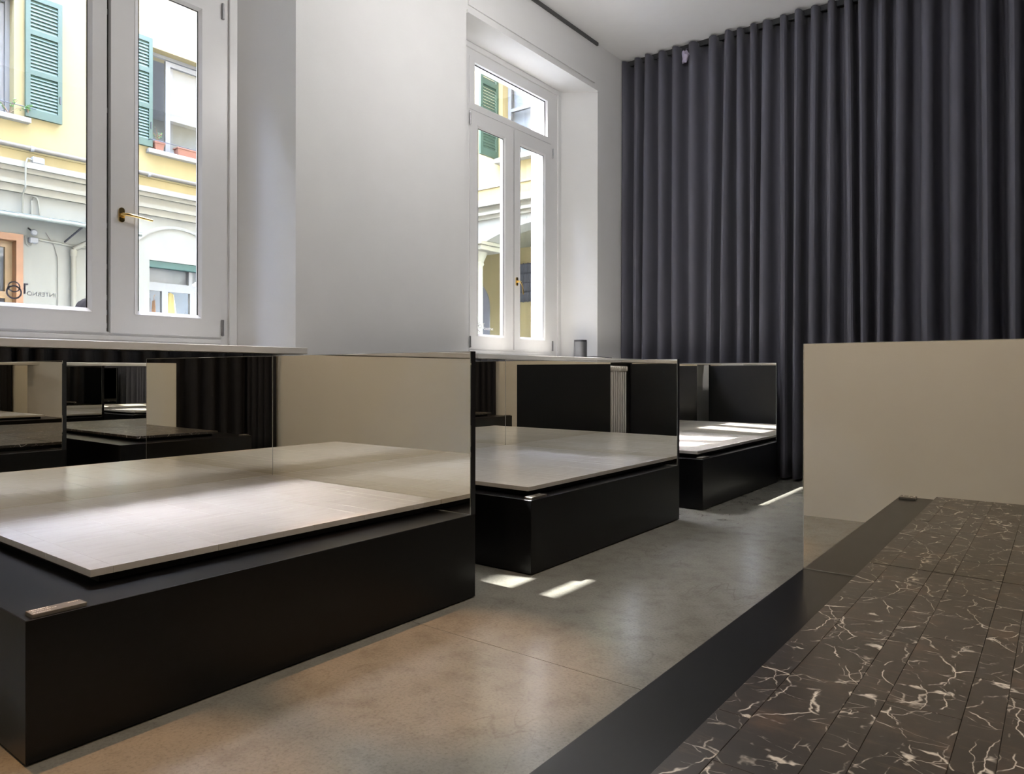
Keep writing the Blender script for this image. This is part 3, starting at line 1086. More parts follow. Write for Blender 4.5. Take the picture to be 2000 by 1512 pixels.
def shutter(par, yc0, yc1, z0, z1, ang=0.0, hinge_y=None, origin=None, plane='A'):
    """louvred leaf: stiles and rails, with slats as sub-parts. plane A: leaf flat on the facade x=XA"""
    t = 0.045
    w = yc1 - yc0
    def P(y, x, z):
        return (x, y, z)
    st_ = 0.055
    x0, x1 = XA + 0.02, XA + 0.02 + t
    fr_ = MB()
    zr = [z0, z0 + 0.11, z0 + (z1 - z0) * 0.345, z0 + (z1 - z0) * 0.345 + 0.07, z0 + (z1 - z0) * 0.675, z0 + (z1 - z0) * 0.675 + 0.07, z1 - 0.07, z1]
    fr_.box(x0, x1, yc0, yc0 + st_, z0, z1)
    fr_.box(x0, x1, yc1 - st_, yc1, z0, z1)
    for a, b_ in ((0, 1), (2, 3), (4, 5), (6, 7)):
        fr_.box(x0, x1, yc0 + st_, yc1 - st_, zr[a], zr[b_])
    leaf = fr_.build('shutter', 'shutter_green', par)
    key = (round(w, 3), 'slat')
    if key not in TILE_CACHE:
        q = MB()
        hw = w / 2 - st_
        q.prism([(-0.016, -0.024), (-0.008, -0.027), (0.014, 0.023), (0.006, 0.026)], 'y', -hw, hw)
        me = bpy.data.meshes.new('slat')
        me.from_pydata(q.v, [], [f[::-1] for f in q.f])
        bm = bmesh.new(); bm.from_mesh(me)
        bmesh.ops.recalc_face_normals(bm, faces=bm.faces); bm.to_mesh(me); bm.free()
        # upper edge leans inwards so the louvres shed water
        for p in me.vertices: p.co.x = -p.co.x
        me.flip_normals()
        me.materials.append(MAT['shutter_green'])
        TILE_CACHE[key] = me
    for a, b_ in ((1, 2), (3, 4), (5, 6)):
        nn = max(2, int(round((zr[b_] - zr[a]) / 0.047)))
        for k in range(nn):
            z = zr[a] + (zr[b_] - zr[a]) * (k + 0.5) / nn
            link_mesh('slat', TILE_CACHE[key], leaf, ((x0 + x1) / 2, (yc0 + yc1) / 2, z))
    MB().box(x1, x1 + 0.01, yc1 - 0.035, yc1 - 0.02, z0 + 0.27, z0 + 0.37).build('latch', 'iron', leaf)
    return leaf

shutter(bA, 3.645, 4.085, 4.53, 6.17)
shutter(bA, 4.885, 5.322, 4.53, 6.17)
shutter(bA, 6.35, 6.79, 4.53, 6.17)
shutter(bA, 2.20, 2.64, 4.53, 6.17)
# upper windows
def upper_window(y0, y1, z0, z1, opened):
    w_ = MB()
    xg = XA - 0.16
    if not opened:
        for (a, b_, c, d) in ((y0, y0 + 0.05, z0, z1), (y1 - 0.05, y1, z0, z1), (y0 + 0.05, y1 - 0.05, z0, z0 + 0.06), (y0 + 0.05, y1 - 0.05, z1 - 0.05, z1),
                              ((y0 + y1) / 2 - 0.05, (y0 + y1) / 2 + 0.05, z0 + 0.06, z1 - 0.05)):
            w_.box(xg - 0.05, xg, a, b_, c, d)
        wo = w_.build('house_window', 'paint_white', bA)
        MB().box(xg - 0.03, xg - 0.025, y0 + 0.04, y1 - 0.04, z0 + 0.05, z1 - 0.04).build('pane', 'glass', wo)
        MB().box(xg - 0.10, xg - 0.09, y0 + 0.01, y1 - 0.01, z0, z1).build('net_curtain', 'sheer', wo)
    else:
        # fixed frame, one leaf swung in, the other still closed with a half blind
        w_.box(xg - 0.05, xg, y0, y0 + 0.05, z0, z1)
        w_.box(xg - 0.05, xg, y1 - 0.05, y1, z0, z1)
        w_.box(xg - 0.05, xg, y0 + 0.05, y1 - 0.05, z1 - 0.05, z1)
        w_.box(xg - 0.05, xg, y0 + 0.05, y1 - 0.05, z0, z0 + 0.028)
        ya, yb = y0 + 0.28, y1 - 0.052
        for (a, b_, c, d) in ((ya, ya + 0.075, z0 + 0.03, z1 - 0.08), (yb - 0.06, yb, z0 + 0.03, z1 - 0.08),
                              (ya + 0.075, yb - 0.06, z0 + 0.03, z0 + 0.09), (ya + 0.075, yb - 0.06, z1 - 0.15, z1 - 0.08)):
            w_.box(xg - 0.03, xg + 0.02, a, b_, c, d)
        wo = w_.build('house_window', 'paint_white', bA)
        MB().box(xg - 0.008, xg - 0.003, ya + 0.07, yb - 0.055, z0 + 0.085, z1 - 0.15).build('pane', 'glass', wo)
        MB().box(xg - 0.05, xg - 0.042, ya + 0.07, yb - 0.055, z0 + 0.60, z1 - 0.15).build('half_blind', 'sheer', wo)
        MB().box(xg - 0.22, xg - 0.18, y0 + 0.0, y0 + 0.03, z0, z1).build('opened_leaf', 'paint_white', wo)
    return wo
for (y0, y1, z0, z1) in openings[:1] + [(-1.2, -0.3, 4.5, 6.1), (0.7, 1.5, 4.5, 6.1), (5.34, 6.32, 8.0, 9.6), (2.75, 3.53, 8.0, 9.6)]:
    upper_window(y0, y1, z0, z1, False)
upper_window(*openings[1], True)
for (y0, y1) in ((2.70, 3.70), (5.25, 6.40)):
    MB().cbox(XA - 0.16, XA + 0.10, y0, y1, 4.435, 4.50, 0.006).build('window_ledge', 'sill_pale', bA)
# room furniture inside the open upper window
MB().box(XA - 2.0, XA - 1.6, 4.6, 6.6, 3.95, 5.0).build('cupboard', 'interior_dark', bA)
MB().box(XA - 3.9, XA - 0.45, -14, 9.0, 6.35, 6.5).build('storey_slab', 'interior_grey', bA)

# shop window on the ground floor
sw = MB()
xs = XA - 0.14
for (a, b_, c, d) in ((5.33, 6.30, 2.42, 2.515), (5.306, 5.33, 0.9, 2.73), (5.566, 5.662, 0.9, 2.42), (6.02, 6.10, 0.9, 2.42),
                      (6.00, 6.06, 2.515, 2.73), (6.30, 6.36, 0.9, 2.73), (5.33, 5.566, 2.385, 2.42), (5.662, 6.02, 2.385, 2.42)):
    sw.box(xs - 0.06, xs, a, b_, c, d)
swo = sw.build('shop_window', 'paint_white', bA)
MB().box(xs - 0.03, xs - 0.025, 5.31, 6.35, 0.9, 2.74).build('pane', 'glass', swo)
MB().cbox(XA - 0.12, XA - 0.02, 5.306, 6.36, 2.725, 2.83, 0.006).build('roller_shutter', 'roller_green', bA)
MB().box(xs - 0.10, xs - 0.09, 5.31, 6.35, 2.5, 2.74).build('sheer_panel', 'sheer', swo)

# garments on a rail behind the shop window
def garment(y0, y1, z0, z1, mat, label, x=XA - 0.42, seed=0):
    g_ = MB()
    rnd_ = random.Random(seed)
    n_, rws = 12, 8
    vs, fs = [], []
    for side in (0, 1):
        for j in range(rws + 1):
            t = j / rws
            sh = 0.62 + 0.38 * min(1, t * 4)       # shoulders slope from the hanger
            for i in range(n_ + 1):
                u = i / n_
                yy = (y0 + y1) / 2 + (y1 - y0) / 2 * (2 * u - 1) * sh
                xx = x + 0.03 * math.sin(u * 13 + seed + 1.2 * t) * (0.4 + 0.6 * t) + (0.05 if side else 0) * math.sin(math.pi * u)
                zz = z1 + (z0 - z1) * t - 0.05 * abs(2 * u - 1) * (1 - t)
                vs.append((xx, yy, zz))
    W = n_ + 1
    for side in (0, 1):
        o_ = side * (rws + 1) * W
        for j in range(rws):
            for i in range(n_):
                p = o_ + j * W + i
                fs.append((p, p + 1, p + W + 1, p + W))
    g_.add(vs, fs, True)
    ym = (y0 + y1) / 2
    g_.tube([(x + 0.02, ym, z1 - 0.01), (x + 0.02, ym, z1 + 0.05), (x + 0.02, ym + 0.02, z1 + 0.07)], 0.004, 6)
    tag(g_.build('garment', mat), label, 'garment', 'garments in the shop window')

garment(5.33, 5.43, 1.2, 2.40, 'cloth_cream', 'cream garment hanging at the left edge of the shop window', XA - 0.36, 1)
garment(5.46, 5.53, 1.1, 2.30, 'cloth_grey', 'grey garment hanging in the shop window left pane', XA - 0.42, 2)
garment(5.54, 5.60, 1.1, 2.28, 'cloth_brown', 'brown garment hanging beside the grey one in the shop window', XA - 0.42, 3)
garment(5.68, 5.95, 1.0, 2.40, 'cloth_olive', 'olive garment hanging in the shop window right pane', XA - 0.40, 4)
garment(5.96, 6.12, 1.0, 2.05, 'sheer', 'white garment draped low in the shop window right pane', XA - 0.34, 5)

# wooden shop door at the far left
dr = MB()
xd = XA - 0.10
dr.box(xd - 0.12, XA + 0.03, 3.55, 3.63, -0.12, 2.95)
dr.box(xd - 0.12, XA + 0.03, 2.70, 2.78, -0.12, 2.95)
dr.box(xd - 0.12, XA + 0.03, 2.78, 3.55, 2.86, 2.95)
dro = dr.build('door_frame', 'wood_orange', bA)
dl = MB()
for (a, b_, c, d) in ((3.47, 3.55, -0.12, 2.86), (2.78, 2.86, -0.12, 2.86), (2.86, 3.47, 2.78, 2.86), (2.86, 3.47, 2.10, 2.19), (2.86, 3.47, -0.12, 0.1)):
    dl.box(xd - 0.08, xd - 0.02, a, b_, c, d)
dlo = dl.build('door_leaf', 'wood_pale', bA)
MB().box(xd - 0.055, xd - 0.05, 2.86, 3.47, 2.19, 2.78).build('pane', 'glass', dlo)
MB().box(xd - 0.12, xd - 0.11, 2.80, 3.53, 2.20, 2.80).build('net_curtain', 'sheer', dlo)
MB().box(xd - 0.065, xd - 0.05, 2.86, 3.47, 0.1, 2.10).build('lower_panel', 'interior_dark', dlo)

# services on the facade
cp = MB().tube([(XA + 0.05, -3, 4.10), (XA + 0.05, 8.80, 4.115)], 0.032, 10)
cpo = thing('conduit_pipe', (XA + 0.05, 4, 4.1), 'horizontal grey conduit pipe clipped along the yellow facade', 'pipe')
cp.build('pipe_run', 'pipe_grey', cpo)
for y in (3.72, 5.27, 6.8):
    MB().lathe([(0.040, -0.02), (0.040, 0.02)], (XA + 0.05, y, 4.106), 12, 'y').build('pipe_clip', 'paint_white', cpo)
jb = thing('junction_box', (XA, 3.77, 3.89), 'cream junction box with looping cable on the cornice', 'junction box')
MB().cbox(XA + 0.06, XA + 0.14, 3.695, 3.847, 3.902, 3.99, 0.012).build('box_body', 'paint_white', jb)
MB().tube([(XA + 0.12, 3.70, 3.945), (XA + 0.18, 3.63, 3.935), (XA + 0.185, 3.605, 3.87), (XA + 0.175, 3.605, 3.55), (XA + 0.08, 3.60, 3.45), (XA + 0.04, 3.62, 3.2)], 0.012, 8).build('cable', 'cable_white', jb)
tag(MB().tube([(XA + 0.03, 3.725, 3.16), (XA + 0.03, 3.725, 3.42), (XA + 0.035, 3.74, 3.47), (XA + 0.04, 3.775, 3.475), (XA + 0.035, 3.80, 3.43), (XA + 0.03, 3.835, 3.16)], 0.010, 8).build('cable_loop', 'cable_white'),
    'thin bent cable rising and falling above the zinc canopy', 'cable')
gt = thing('lean_to_canopy', (XA, 3.8, 3.1), 'grey zinc canopy with gutter above the wooden door', 'canopy')
for k in range(7):
    y0 = 2.2 + k * 0.40
    MB().prism([(XA + 0.002, 3.235 + 0.006 * (k % 2)), (XA + 0.38, 3.155 + 0.006 * (k % 2)), (XA + 0.38, 3.143 + 0.006 * (k % 2)), (XA + 0.002, 3.223 + 0.006 * (k % 2))], 'y', y0, y0 + 0.42).build('roof_sheet', 'zinc', gt)
MB().tube([(XA + 0.40, 2.2, 3.125), (XA + 0.40, 5.0, 3.115)], 0.028, 10).build('gutter', 'zinc', gt)
for y in (2.6, 4.20):
    MB().tube([(XA + 0.0, y - 0.06, 2.93), (XA + 0.36, y + 0.02, 3.10)], 0.014, 6).build('bracket', 'iron', gt)
dp = thing('drainpipe', (XA, 4.229, 0), 'cream drainpipe with elbow on the pale lower wall', 'drainpipe')
MB().tube([(XA + 0.06, 4.229, -0.12), (XA + 0.06, 4.229, 2.80)], 0.034, 12).build('downpipe', 'stone_cream', dp)
MB().tube([(XA + 0.06, 4.229, 2.76), (XA + 0.07, 4.235, 2.84), (XA + 0.16, 4.33, 2.91), (XA + 0.36, 4.52, 3.08)], 0.033, 12).build('elbow', 'stone_cream', dp)
MB().lathe([(0.042, -0.05), (0.046, 0.0), (0.042, 0.05)], (XA + 0.06, 4.229, 2.78), 14).build('collar', 'stone_cream', dp)
wlmp = thing('wall_sensor', (XA, 3.73, 2.85), 'white round lamp and square box beside the wooden door', 'sensor')
MB().lathe([(0.0, 0.03), (0.030, 0.028), (0.042, 0.015), (0.042, 0.0)][::-1], (XA + 0.10, 3.728, 2.985), 18, 'x').build('lamp_disc', 'paint_white', wlmp)
MB().tube([(XA + 0.0, 3.70, 3.05), (XA + 0.06, 3.715, 3.01), (XA + 0.10, 3.728, 2.985)], 0.010, 8).build('arm', 'iron', wlmp)
MB().cbox(XA, XA + 0.07, 3.690, 3.80, 2.85, 2.93, 0.012).build('square_box', 'paint_white', wlmp)
MB().tube([(XA + 0.03, 3.735, 2.85), (XA + 0.03, 3.72, 2.815), (XA + 0.03, 3.69, 2.81), (XA + 0.02, 3.665, 2.84), (XA + 0.02, 3.66, 2.95)], 0.007, 8).build('cable', 'cable_white', wlmp)
tag(MB().tube([(XA + 0.02, 3.80, 2.915), (XA + 0.02, 4.2, 2.885), (XA + 0.02, 4.6, 2.875), (XA + 0.02, 5.0, 2.87)], 0.016, 8).build('cable_duct', 'cable_white'),
    'thin horizontal cable duct running from the square box', 'cable')
tag(MB().tube([(XA + 0.015, 3.90, 3.02), (XA + 0.015, 4.0, 2.86), (XA + 0.015, 4.045, 2.70), (XA + 0.015, 4.05, 2.2), (XA + 0.015, 4.05, 0.0)], 0.005, 6).build('hanging_wire', 'pipe_grey'),
    'thin grey wire curving down the pale lower wall', 'wire')

# plants on the ledges
pt = thing('flower_pot', (XA + 0.02, 5.42, 4.50), 'small tapered terracotta pot with thin plant on the ledge', 'flower pot')
def taper_box(mb, x0, x1, y0, y1, z0, z1, k):
    vs = []
    for (z, e) in ((z0, k), (z1, 0)):
        vs += [(x0 + e, y0 + e, z), (x1 - e, y0 + e, z), (x1 - e, y1 - e, z), (x0 + e, y1 - e, z)]
    mb.add(vs, [(0, 3, 2, 1), (4, 5, 6, 7), (0, 1, 5, 4), (1, 2, 6, 5), (2, 3, 7, 6), (3, 0, 4, 7)])
q = MB(); taper_box(q, XA - 0.06, XA + 0.09, 5.345, 5.495, 4.50, 4.615, 0.02); q.cbox(XA - 0.068, XA + 0.098, 5.337, 5.503, 4.60, 4.63, 0.004)
q.build('pot', 'terracotta', pt)
MB().box(XA - 0.05, XA + 0.08, 5.355, 5.485, 4.625, 4.634).build('earth', 'soil', pt)
def twigs(par, cx, cy, cz, n, h, sp, seed, leaves):
    rnd_ = random.Random(seed)
    tw, lf = MB(), MB()
    for _ in range(n):
        a = rnd_.uniform(0, 6.28)
        e = Vector((math.cos(a) * sp * rnd_.uniform(0.3, 1), math.sin(a) * sp * rnd_.uniform(0.3, 1), h * rnd_.uniform(0.5, 1)))
        p0 = Vector((cx, cy, cz))
        p1 = p0 + e * 0.5 + Vector((0, 0, h * 0.2))
        p2 = p0 + e
        tw.tube([p0, p1, p2], [0.004, 0.003, 0.002], 5)
        for k in range(leaves):
            t = rnd_.uniform(0.4, 1.0)
            c_ = p0.lerp(p2, t) + Vector((rnd_.uniform(-.02, .02), rnd_.uniform(-.02, .02), rnd_.uniform(0, .03)))
            s_ = rnd_.uniform(0.012, 0.022)
            d1 = Vector((rnd_.uniform(-1, 1), rnd_.uniform(-1, 1), rnd_.uniform(-.4, .8))).normalized() * s_
            d2 = d1.cross(Vector((rnd_.uniform(-1, 1), rnd_.uniform(-1, 1), 1))).normalized() * s_ * 0.45
            nrm = d1.cross(d2).normalized() * 0.002
            lf.add([c_ - d1, c_ - d2 + nrm, c_ + d1, c_ + d2 + nrm], [(0, 1, 2), (0, 2, 3)])
    tw.build('stems', 'twig', par)
    if leaves:
        lo = lf.build('foliage', 'leaf', par)
        lo['kind'] = 'stuff'
twigs(pt, XA + 0.01, 5.42, 4.62, 12, 0.22, 0.10, 3, 3)
pb = thing('planter_box', (XA + 0.02, 5.9, 4.50), 'long terracotta planter box on the ledge with half blind', 'planter')
q = MB(); taper_box(q, XA - 0.05, XA + 0.09, 5.70, 6.20, 4.50, 4.61, 0.015); q.cbox(XA - 0.058, XA + 0.098, 5.69, 6.21, 4.60, 4.625, 0.004)
q.build('trough', 'terracotta', pb)
MB().box(XA - 0.04, XA + 0.08, 5.71, 6.19, 4.62, 4.629).build('earth', 'soil', pb)
gp = thing('trailing_plant', (XA + 0.05, 3.35, 4.50), 'thin trailing green plant on the far-left window ledge', 'plant')
twigs(gp, XA + 0.06, 3.45, 4.50, 9, 0.20, 0.20, 5, 9)
twigs(gp, XA + 0.10, 3.66, 4.56, 6, 0.12, 0.07, 6, 10)
# iron flower rails
for (y0, y1, txt) in ((2.6, 3.75, 'thin iron ledge rail with trailing plant'), (5.24, 6.3, 'thin iron ledge rail holding the terracotta pots')):
    tag(MB().tube([(XA + 0.02, y0, 4.62), (XA + 0.11, y0 + 0.03, 4.63), (XA + 0.11, y1, 4.63)], 0.006, 6).build('ledge_rail', 'iron'), txt, 'rail')

eb = thing('courtyard_end_building', (-6, -15, -0.12), 'plain house front closing the near end of the courtyard', 'building')  # added out of view to keep low sky light off the window reveals
MB().box(-15.0, 5.5, -15.5, -14.02, -0.12, 16.0).build('front_wall', 'render_grey', eb)
for k in range(3):
    for x in (-9.6, -7.6, -5.8):
        wo = MB().box(x, x + 0.9, -14.02, -13.96, 1.0 + 4 * k, 2.7 + 4 * k).build('house_window', 'paint_white', eb)
        MB().box(x + 0.07, x + 0.83, -13.96, -13.955, 1.07 + 4 * k, 2.63 + 4 * k).build('pane', 'interior_dark', wo)

# ---------------------------------------------------------------- far wing with arcade
YW = 9.0
bB = thing('arcade_wing', (-8, YW, -0.12), 'yellow courtyard wing with arcade, cornice and open shutter', 'building')
aw = MB()
zc = 3.60
# arch spandrel over the bay
pts = []
x0, x1 = -7.42, -5.00
cxm = (x0 + x1) / 2
rise, half = 0.21, (x1 - x0) / 2
RR = (half * half + rise * rise) / (2 * rise)
for k in range(25):
    x = x0 + (x1 - x0) * k / 24
    pts.append((x, 3.26 + rise - RR + math.sqrt(RR * RR - (x - cxm) ** 2)))
aw.prism(pts + [(x1, zc), (x0, zc)], 'y', YW, YW + 0.35)
pts2 = [(x - 2.95, z) for x, z in pts]
aw.prism(pts2 + [(x1 - 2.95, zc), (x0 - 2.95, zc)], 'y', YW, YW + 0.35)
aw.box(x1 - 2.95, x0, YW, YW + 0.35, 3.26, zc)
aw.box(-11.0, x0 - 2.95, YW, YW + 0.35, -0.12, zc)
aw.box(x1, XO, YW, YW + 0.35, -0.12, zc)
aw.build('arcade_arch', 'stucco_white', bB)
cl = MB()
cl.lathe([(0.20, -0.12), (0.20, 0.05), (0.15, 0.10), (0.15, 2.9), (0.17, 2.93), (0.16, 2.97), (0.22, 3.10), (0.24, 3.12)], (-7.84, YW + 0.17, 0), 28)
cl.cbox(-8.22, -7.46, YW - 0.10, YW + 0.45, 3.12, 3.20, 0.01)
cl.cbox(-8.26, -7.42, YW - 0.14, YW + 0.49, 3.20, 3.26, 0.01)
cl.build('column', 'stone_cream', bB)
for (z0, z1, p) in ((3.60, 3.66, 0.04), (3.66, 3.71, 0.09), (3.71, 3.79, 0.06), (3.79, 3.89, 0.14)):
    MB().box(-10.84, XO, YW - p, YW + 0.35, z0, z1).build('cornice_moulding', 'stone_cream', bB)
ub = MB()
def wall_x(mb, y0, y1, x0, x1, z0, z1, holes):
    xs_ = sorted({x0, x1, *[h[0] for h in holes], *[h[1] for h in holes]})
    for a, b_ in zip(xs_, xs_[1:]):
        hs = sorted([h for h in holes if h[0] <= a and h[1] >= b_], key=lambda h: h[2])
        z = z0
        for h in hs:
            if h[2] > z: mb.box(a, b_, y0, y1, z, h[2])
            z = h[3]
        if z < z1: mb.box(a, b_, y0, y1, z, z1)
wall_x(ub, YW, YW + 0.35, -11, XO, 3.89, 9.0, [(-7.10, -6.10, 4.52, 6.20), (-9.6, -8.6, 4.52, 6.20)])
ub.build('upper_wall', 'stucco_yellow', bB)
MB().box(-10.97, XO, YW - 0.02, YW, 4.10, 4.13).build('string_course', 'stone_cream', bB)
lv = MB()
lv.box(-11, XO, 11.2, 11.3, -0.12, 9)
lv.build('rear_wall', 'stucco_yellow', bB)
MB().box(-11, XO, YW + 0.35, 11.2, 3.55, 3.75).build('arcade_ceiling', 'stucco_cream', bB)
MB().box(-11, -10.9, YW + 0.35, 11.2, -0.12, 3.6).build('arcade_end', 'stucco_yellow', bB)
# grated window and grey arched door at the back of the arcade
gw = MB()
gw.box(-8.50, -7.95, 11.17, 11.20, 2.50, 3.22)
gwo = gw.build('grated_window', 'interior_grey', bB)
gb = MB()
for k in range(6):
    x = -8.50 + 0.11 * k
    gb.tube([(x, 11.15, 2.48), (x, 11.15, 3.24)], 0.010, 6)
for z in (2.50, 2.68, 2.86, 3.04, 3.22):
    gb.tube([(-8.52, 11.15, z), (-7.93, 11.15, z)], 0.010, 6)
gb.build('grate', 'iron', gwo)
pts = [(-10.15, -0.12), (-9.15, -0.12), (-9.15, 2.45)]
for k in range(1, 16):
    a = math.pi * k / 16
    pts.append((-9.65 + 0.5 * math.cos(a), 2.45 + 0.55 * math.sin(a)))
pts.append((-10.15, 2.45))
MB().prism(pts, 'y', 11.17, 11.2).build('arched_door', 'door_grey', bB)
# upper window frames, open white leaf
for (xa, xb) in ((-7.10, -6.10), (-9.6, -8.6)):
    wf = MB()
    yy = YW + 0.14
    for (a, b_, c, d) in ((xa, xa + 0.06, 4.52, 6.20), (xb - 0.06, xb, 4.52, 6.20), (xa + 0.06, xb - 0.06, 4.52, 4.58), (xa + 0.06, xb - 0.06, 6.14, 6.20),
                          ((xa + xb) / 2 - 0.05, (xa + xb) / 2 + 0.05, 4.58, 6.14), (xa + 0.06, (xa + xb) / 2 - 0.05, 5.3, 5.35), ((xa + xb) / 2 + 0.05, xb - 0.06, 5.3, 5.35)):
        wf.box(a, b_, yy, yy + 0.05, c, d)
    wo = wf.build('house_window', 'paint_white', bB)
    MB().box(xa + 0.05, xb - 0.05, yy + 0.02, yy + 0.025, 4.56, 6.16).build('pane', 'glass', wo)
    MB().box(xa, xb, yy + 0.10, yy + 0.11, 4.52, 6.20).build('net_curtain', 'sheer', wo)
    MB().cbox(xa - 0.08, xb + 0.08, YW - 0.12, YW + 0.14, 4.44, 4.52, 0.006).build('window_ledge', 'sill_pale', bB)
# shutter leaf standing open, square to the wing
def shutter_x(par, xc, y0, y1, z0, z1):
    t = 0.045
    st_ = 0.055
    fr_ = MB()
    xa, xb = xc - t / 2, xc + t / 2
    zr = [z0, z0 + 0.11, z0 + (z1 - z0) * 0.345, z0 + (z1 - z0) * 0.345 + 0.07, z0 + (z1 - z0) * 0.675, z0 + (z1 - z0) * 0.675 + 0.07, z1 - 0.07, z1]
    fr_.box(xa, xb, y0, y0 + st_, z0, z1)
    fr_.box(xa, xb, y1 - st_, y1, z0, z1)
    for a, b_ in ((0, 1), (2, 3), (4, 5), (6, 7)):
        fr_.box(xa, xb, y0 + st_, y1 - st_, zr[a], zr[b_])
    leaf = fr_.build('shutter', 'shutter_green', par)
    key = (round(y1 - y0, 3), 'slat')
    me = TILE_CACHE.get(key) or TILE_CACHE[[k for k in TILE_CACHE if k[1] == 'slat'][0]]
    for a, b_ in ((1, 2), (3, 4), (5, 6)):
        nn = max(2, int(round((zr[b_] - zr[a]) / 0.047)))
        for k in range(nn):
            z = zr[a] + (zr[b_] - zr[a]) * (k + 0.5) / nn
            link_mesh('slat', me, leaf, (xc, (y0 + y1) / 2, z))
shutter_x(bB, -7.20, 8.555, 8.995, 4.53, 6.17)
shutter_x(bB, -6.02, 8.555, 8.995, 4.53, 6.17)

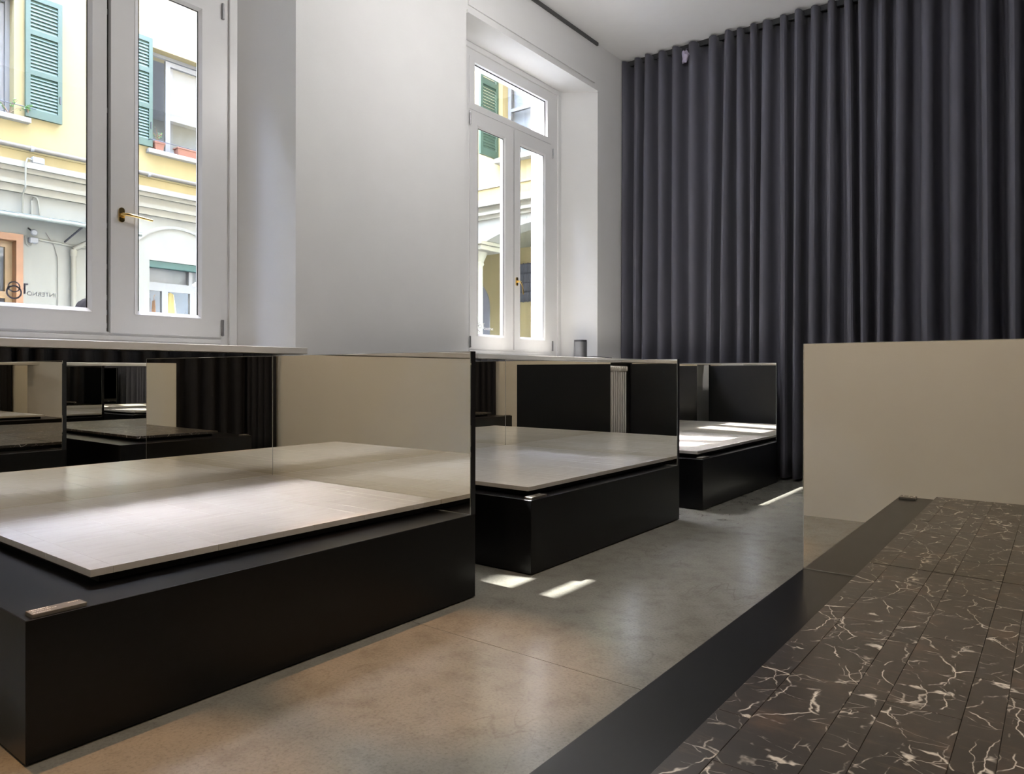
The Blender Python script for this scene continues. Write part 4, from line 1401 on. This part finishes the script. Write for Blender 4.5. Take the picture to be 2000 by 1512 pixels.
# ---------------------------------------------------------------- passer-by in the courtyard
def person(px, py, face):
    root = thing('person', (px, py, -0.12), 'passer-by with dark hair and dark jacket outside the left window', 'person')
    base = Vector((px, py, -0.12))
    J = {'pel': (0, 0, 0.97), 'sp': (0, 0, 1.14), 'ch': (0, 0.01, 1.36), 'nk': (0, 0.0, 1.54), 'hd': (0, 0.02, 1.66), 'tp': (0, 0.01, 1.80),
         'ls': (-0.17, 0, 1.46), 'le': (-0.25, -0.03, 1.18), 'lw': (-0.25, 0.06, 0.93), 'lh': (-0.24, 0.09, 0.84),
         'rs': (0.17, 0, 1.46), 're': (0.25, -0.03, 1.18), 'rw': (0.25, 0.06, 0.93), 'rh': (0.24, 0.09, 0.84),
         'lp': (-0.09, 0, 0.93), 'lk': (-0.10, 0.03, 0.50), 'la': (-0.10, 0.0, 0.09), 'lt': (-0.11, 0.15, 0.03),
         'rp': (0.09, 0, 0.93), 'rk': (0.10, 0.05, 0.50), 'ra': (0.10, -0.05, 0.09), 'rt': (0.11, 0.10, 0.03)}
    rad = {'pel': 0.15, 'sp': 0.135, 'ch': 0.155, 'nk': 0.058, 'hd': 0.085, 'tp': 0.07, 'ls': 0.068, 'le': 0.048, 'lw': 0.034, 'lh': 0.036,
           'rs': 0.068, 're': 0.048, 'rw': 0.034, 'rh': 0.036, 'lp': 0.095, 'lk': 0.062, 'la': 0.042, 'lt': 0.036, 'rp': 0.095, 'rk': 0.062, 'ra': 0.042, 'rt': 0.036}
    E_ = [('pel', 'sp'), ('sp', 'ch'), ('ch', 'nk'), ('nk', 'hd'), ('hd', 'tp'), ('ch', 'ls'), ('ls', 'le'), ('le', 'lw'), ('lw', 'lh'),
          ('ch', 'rs'), ('rs', 're'), ('re', 'rw'), ('rw', 'rh'), ('pel', 'lp'), ('lp', 'lk'), ('lk', 'la'), ('la', 'lt'), ('pel', 'rp'), ('rp', 'rk'), ('rk', 'ra'), ('ra', 'rt')]
    names = list(J)
    # five fingers on each hand
    for s, h_ in (('l', 'lh'), ('r', 'rh')):
        hx, hy, hz = J[h_]
        for k, (dy, ln) in enumerate(((-0.026, 0.07), (-0.009, 0.085), (0.009, 0.09), (0.026, 0.08))):
            a, b_ = '%sf%da' % (s, k), '%sf%db' % (s, k)
            J[a] = (hx, hy + dy, hz - 0.05); J[b_] = (hx + (0.012 if s == 'l' else -0.012), hy + dy + 0.008, hz - 0.05 - ln * 0.8)
            rad[a] = 0.010; rad[b_] = 0.008
            E_ += [(h_, a), (a, b_)]
        a, b_ = s + 'tha', s + 'thb'
        J[a] = (hx, hy + 0.045, hz - 0.005); J[b_] = (hx, hy + 0.06, hz - 0.05)
        rad[a] = 0.011; rad[b_] = 0.009
        E_ += [(h_, a), (a, b_)]
    names = list(J)
    me = bpy.data.meshes.new('body')
    me.from_pydata([J[n_] for n_ in names], [(names.index(a), names.index(b_)) for a, b_ in E_], [])
    o = bpy.data.objects.new('body', me)
    COL.objects.link(o)
    o.parent = root
    o.rotation_euler.z = face
    sk = o.modifiers.new('skin', 'SKIN')
    for i, n_ in enumerate(names):
        me.skin_vertices[0].data[i].radius = (rad[n_], rad[n_])
    me.skin_vertices[0].data[0].use_root = True
    sk.use_smooth_shade = True
    sb_ = o.modifiers.new('sub', 'SUBSURF'); sb_.levels = 2; sb_.render_levels = 2
    me.materials.append(MAT['jacket_dark'])
    # head over the skinned neck, with a face
    rot = Matrix.Rotation(face, 3, 'Z')
    def W(p): return base + rot @ Vector(p)
    hd = MB()
    vs, fs = [], []
    nu, nv = 24, 16
    for j in range(nv + 1):
        th = math.pi * j / nv
        for i in range(nu):
            ph = 2 * math.pi * i / nu
            x = 0.080 * math.sin(th) * math.cos(ph)
            y = 0.098 * math.sin(th) * math.sin(ph)
            z = 0.122 * math.cos(th)
            if z < 0:
                x *= 1 - 0.25 * (-z / 0.12); y *= 1 - 0.12 * (-z / 0.12)
            if y > 0.05 and abs(x) < 0.016 and -0.045 < z < 0.012:
                y += 0.022 * (1 - abs(x) / 0.016)            # nose
            if y > 0.05 and 0.018 < abs(x) < 0.045 and -0.005 < z < 0.03:
                y -= 0.008                                     # eye sockets
            vs.append(W((x, y + 0.02, 1.70 + z)))
    for j in range(nv):
        for i in range(nu):
            i2 = (i + 1) % nu
            fs.append((j * nu + i, j * nu + i2, (j + 1) * nu + i2, (j + 1) * nu + i))
    hd.add(vs, fs, True)
    ho = hd.build('head', 'skin', root)
    for sx in (-1, 1):
        MB().lathe([(0.0, -0.008), (0.010, -0.004), (0.010, 0.004), (0.0, 0.008)], W((sx * 0.031, 0.108, 1.712)), 10).build('eye', 'decal_white', ho)
        MB().lathe([(0.004, -0.03), (0.016, -0.015), (0.018, 0.012), (0.006, 0.03)], W((sx * 0.080, 0.015, 1.70)), 10).build('ear', 'skin', ho)
    MB().tube([W((-0.022, 0.108, 1.643)), W((0, 0.116, 1.645)), W((0.022, 0.108, 1.643))], [0.003, 0.006, 0.003], 6).build('mouth', 'terracotta', ho)
    hr = MB()
    vs, fs = [], []
    rnd_ = random.Random(2)
    for j in range(13):
        th = math.pi * 0.86 * j / 12
        for i in range(28):
            ph = 2 * math.pi * i / 28
            front = max(0, math.sin(ph))
            lim = 0.34 if front > 0.35 else 0.86
            t_ = min(th, math.pi * (0.86 - 0.5 * max(0, min(1, (front - 0.1) * 2.2))))
            k_ = 1.14 + rnd_.uniform(-0.03, 0.05)
            vs.append(W((0.084 * k_ * math.sin(t_) * math.cos(ph), 0.100 * k_ * math.sin(t_) * math.sin(ph) + 0.008, 1.71 + 0.126 * k_ * math.cos(t_))))
    for j in range(12):
        for i in range(28):
            i2 = (i + 1) % 28
            fs.append((j * 28 + i, j * 28 + i2, (j + 1) * 28 + i2, (j + 1) * 28 + i))
    hr.add(vs, fs, True)
    hr.build('hair', 'hair_dark', root)
person(-6.45, 2.60, R(-25))
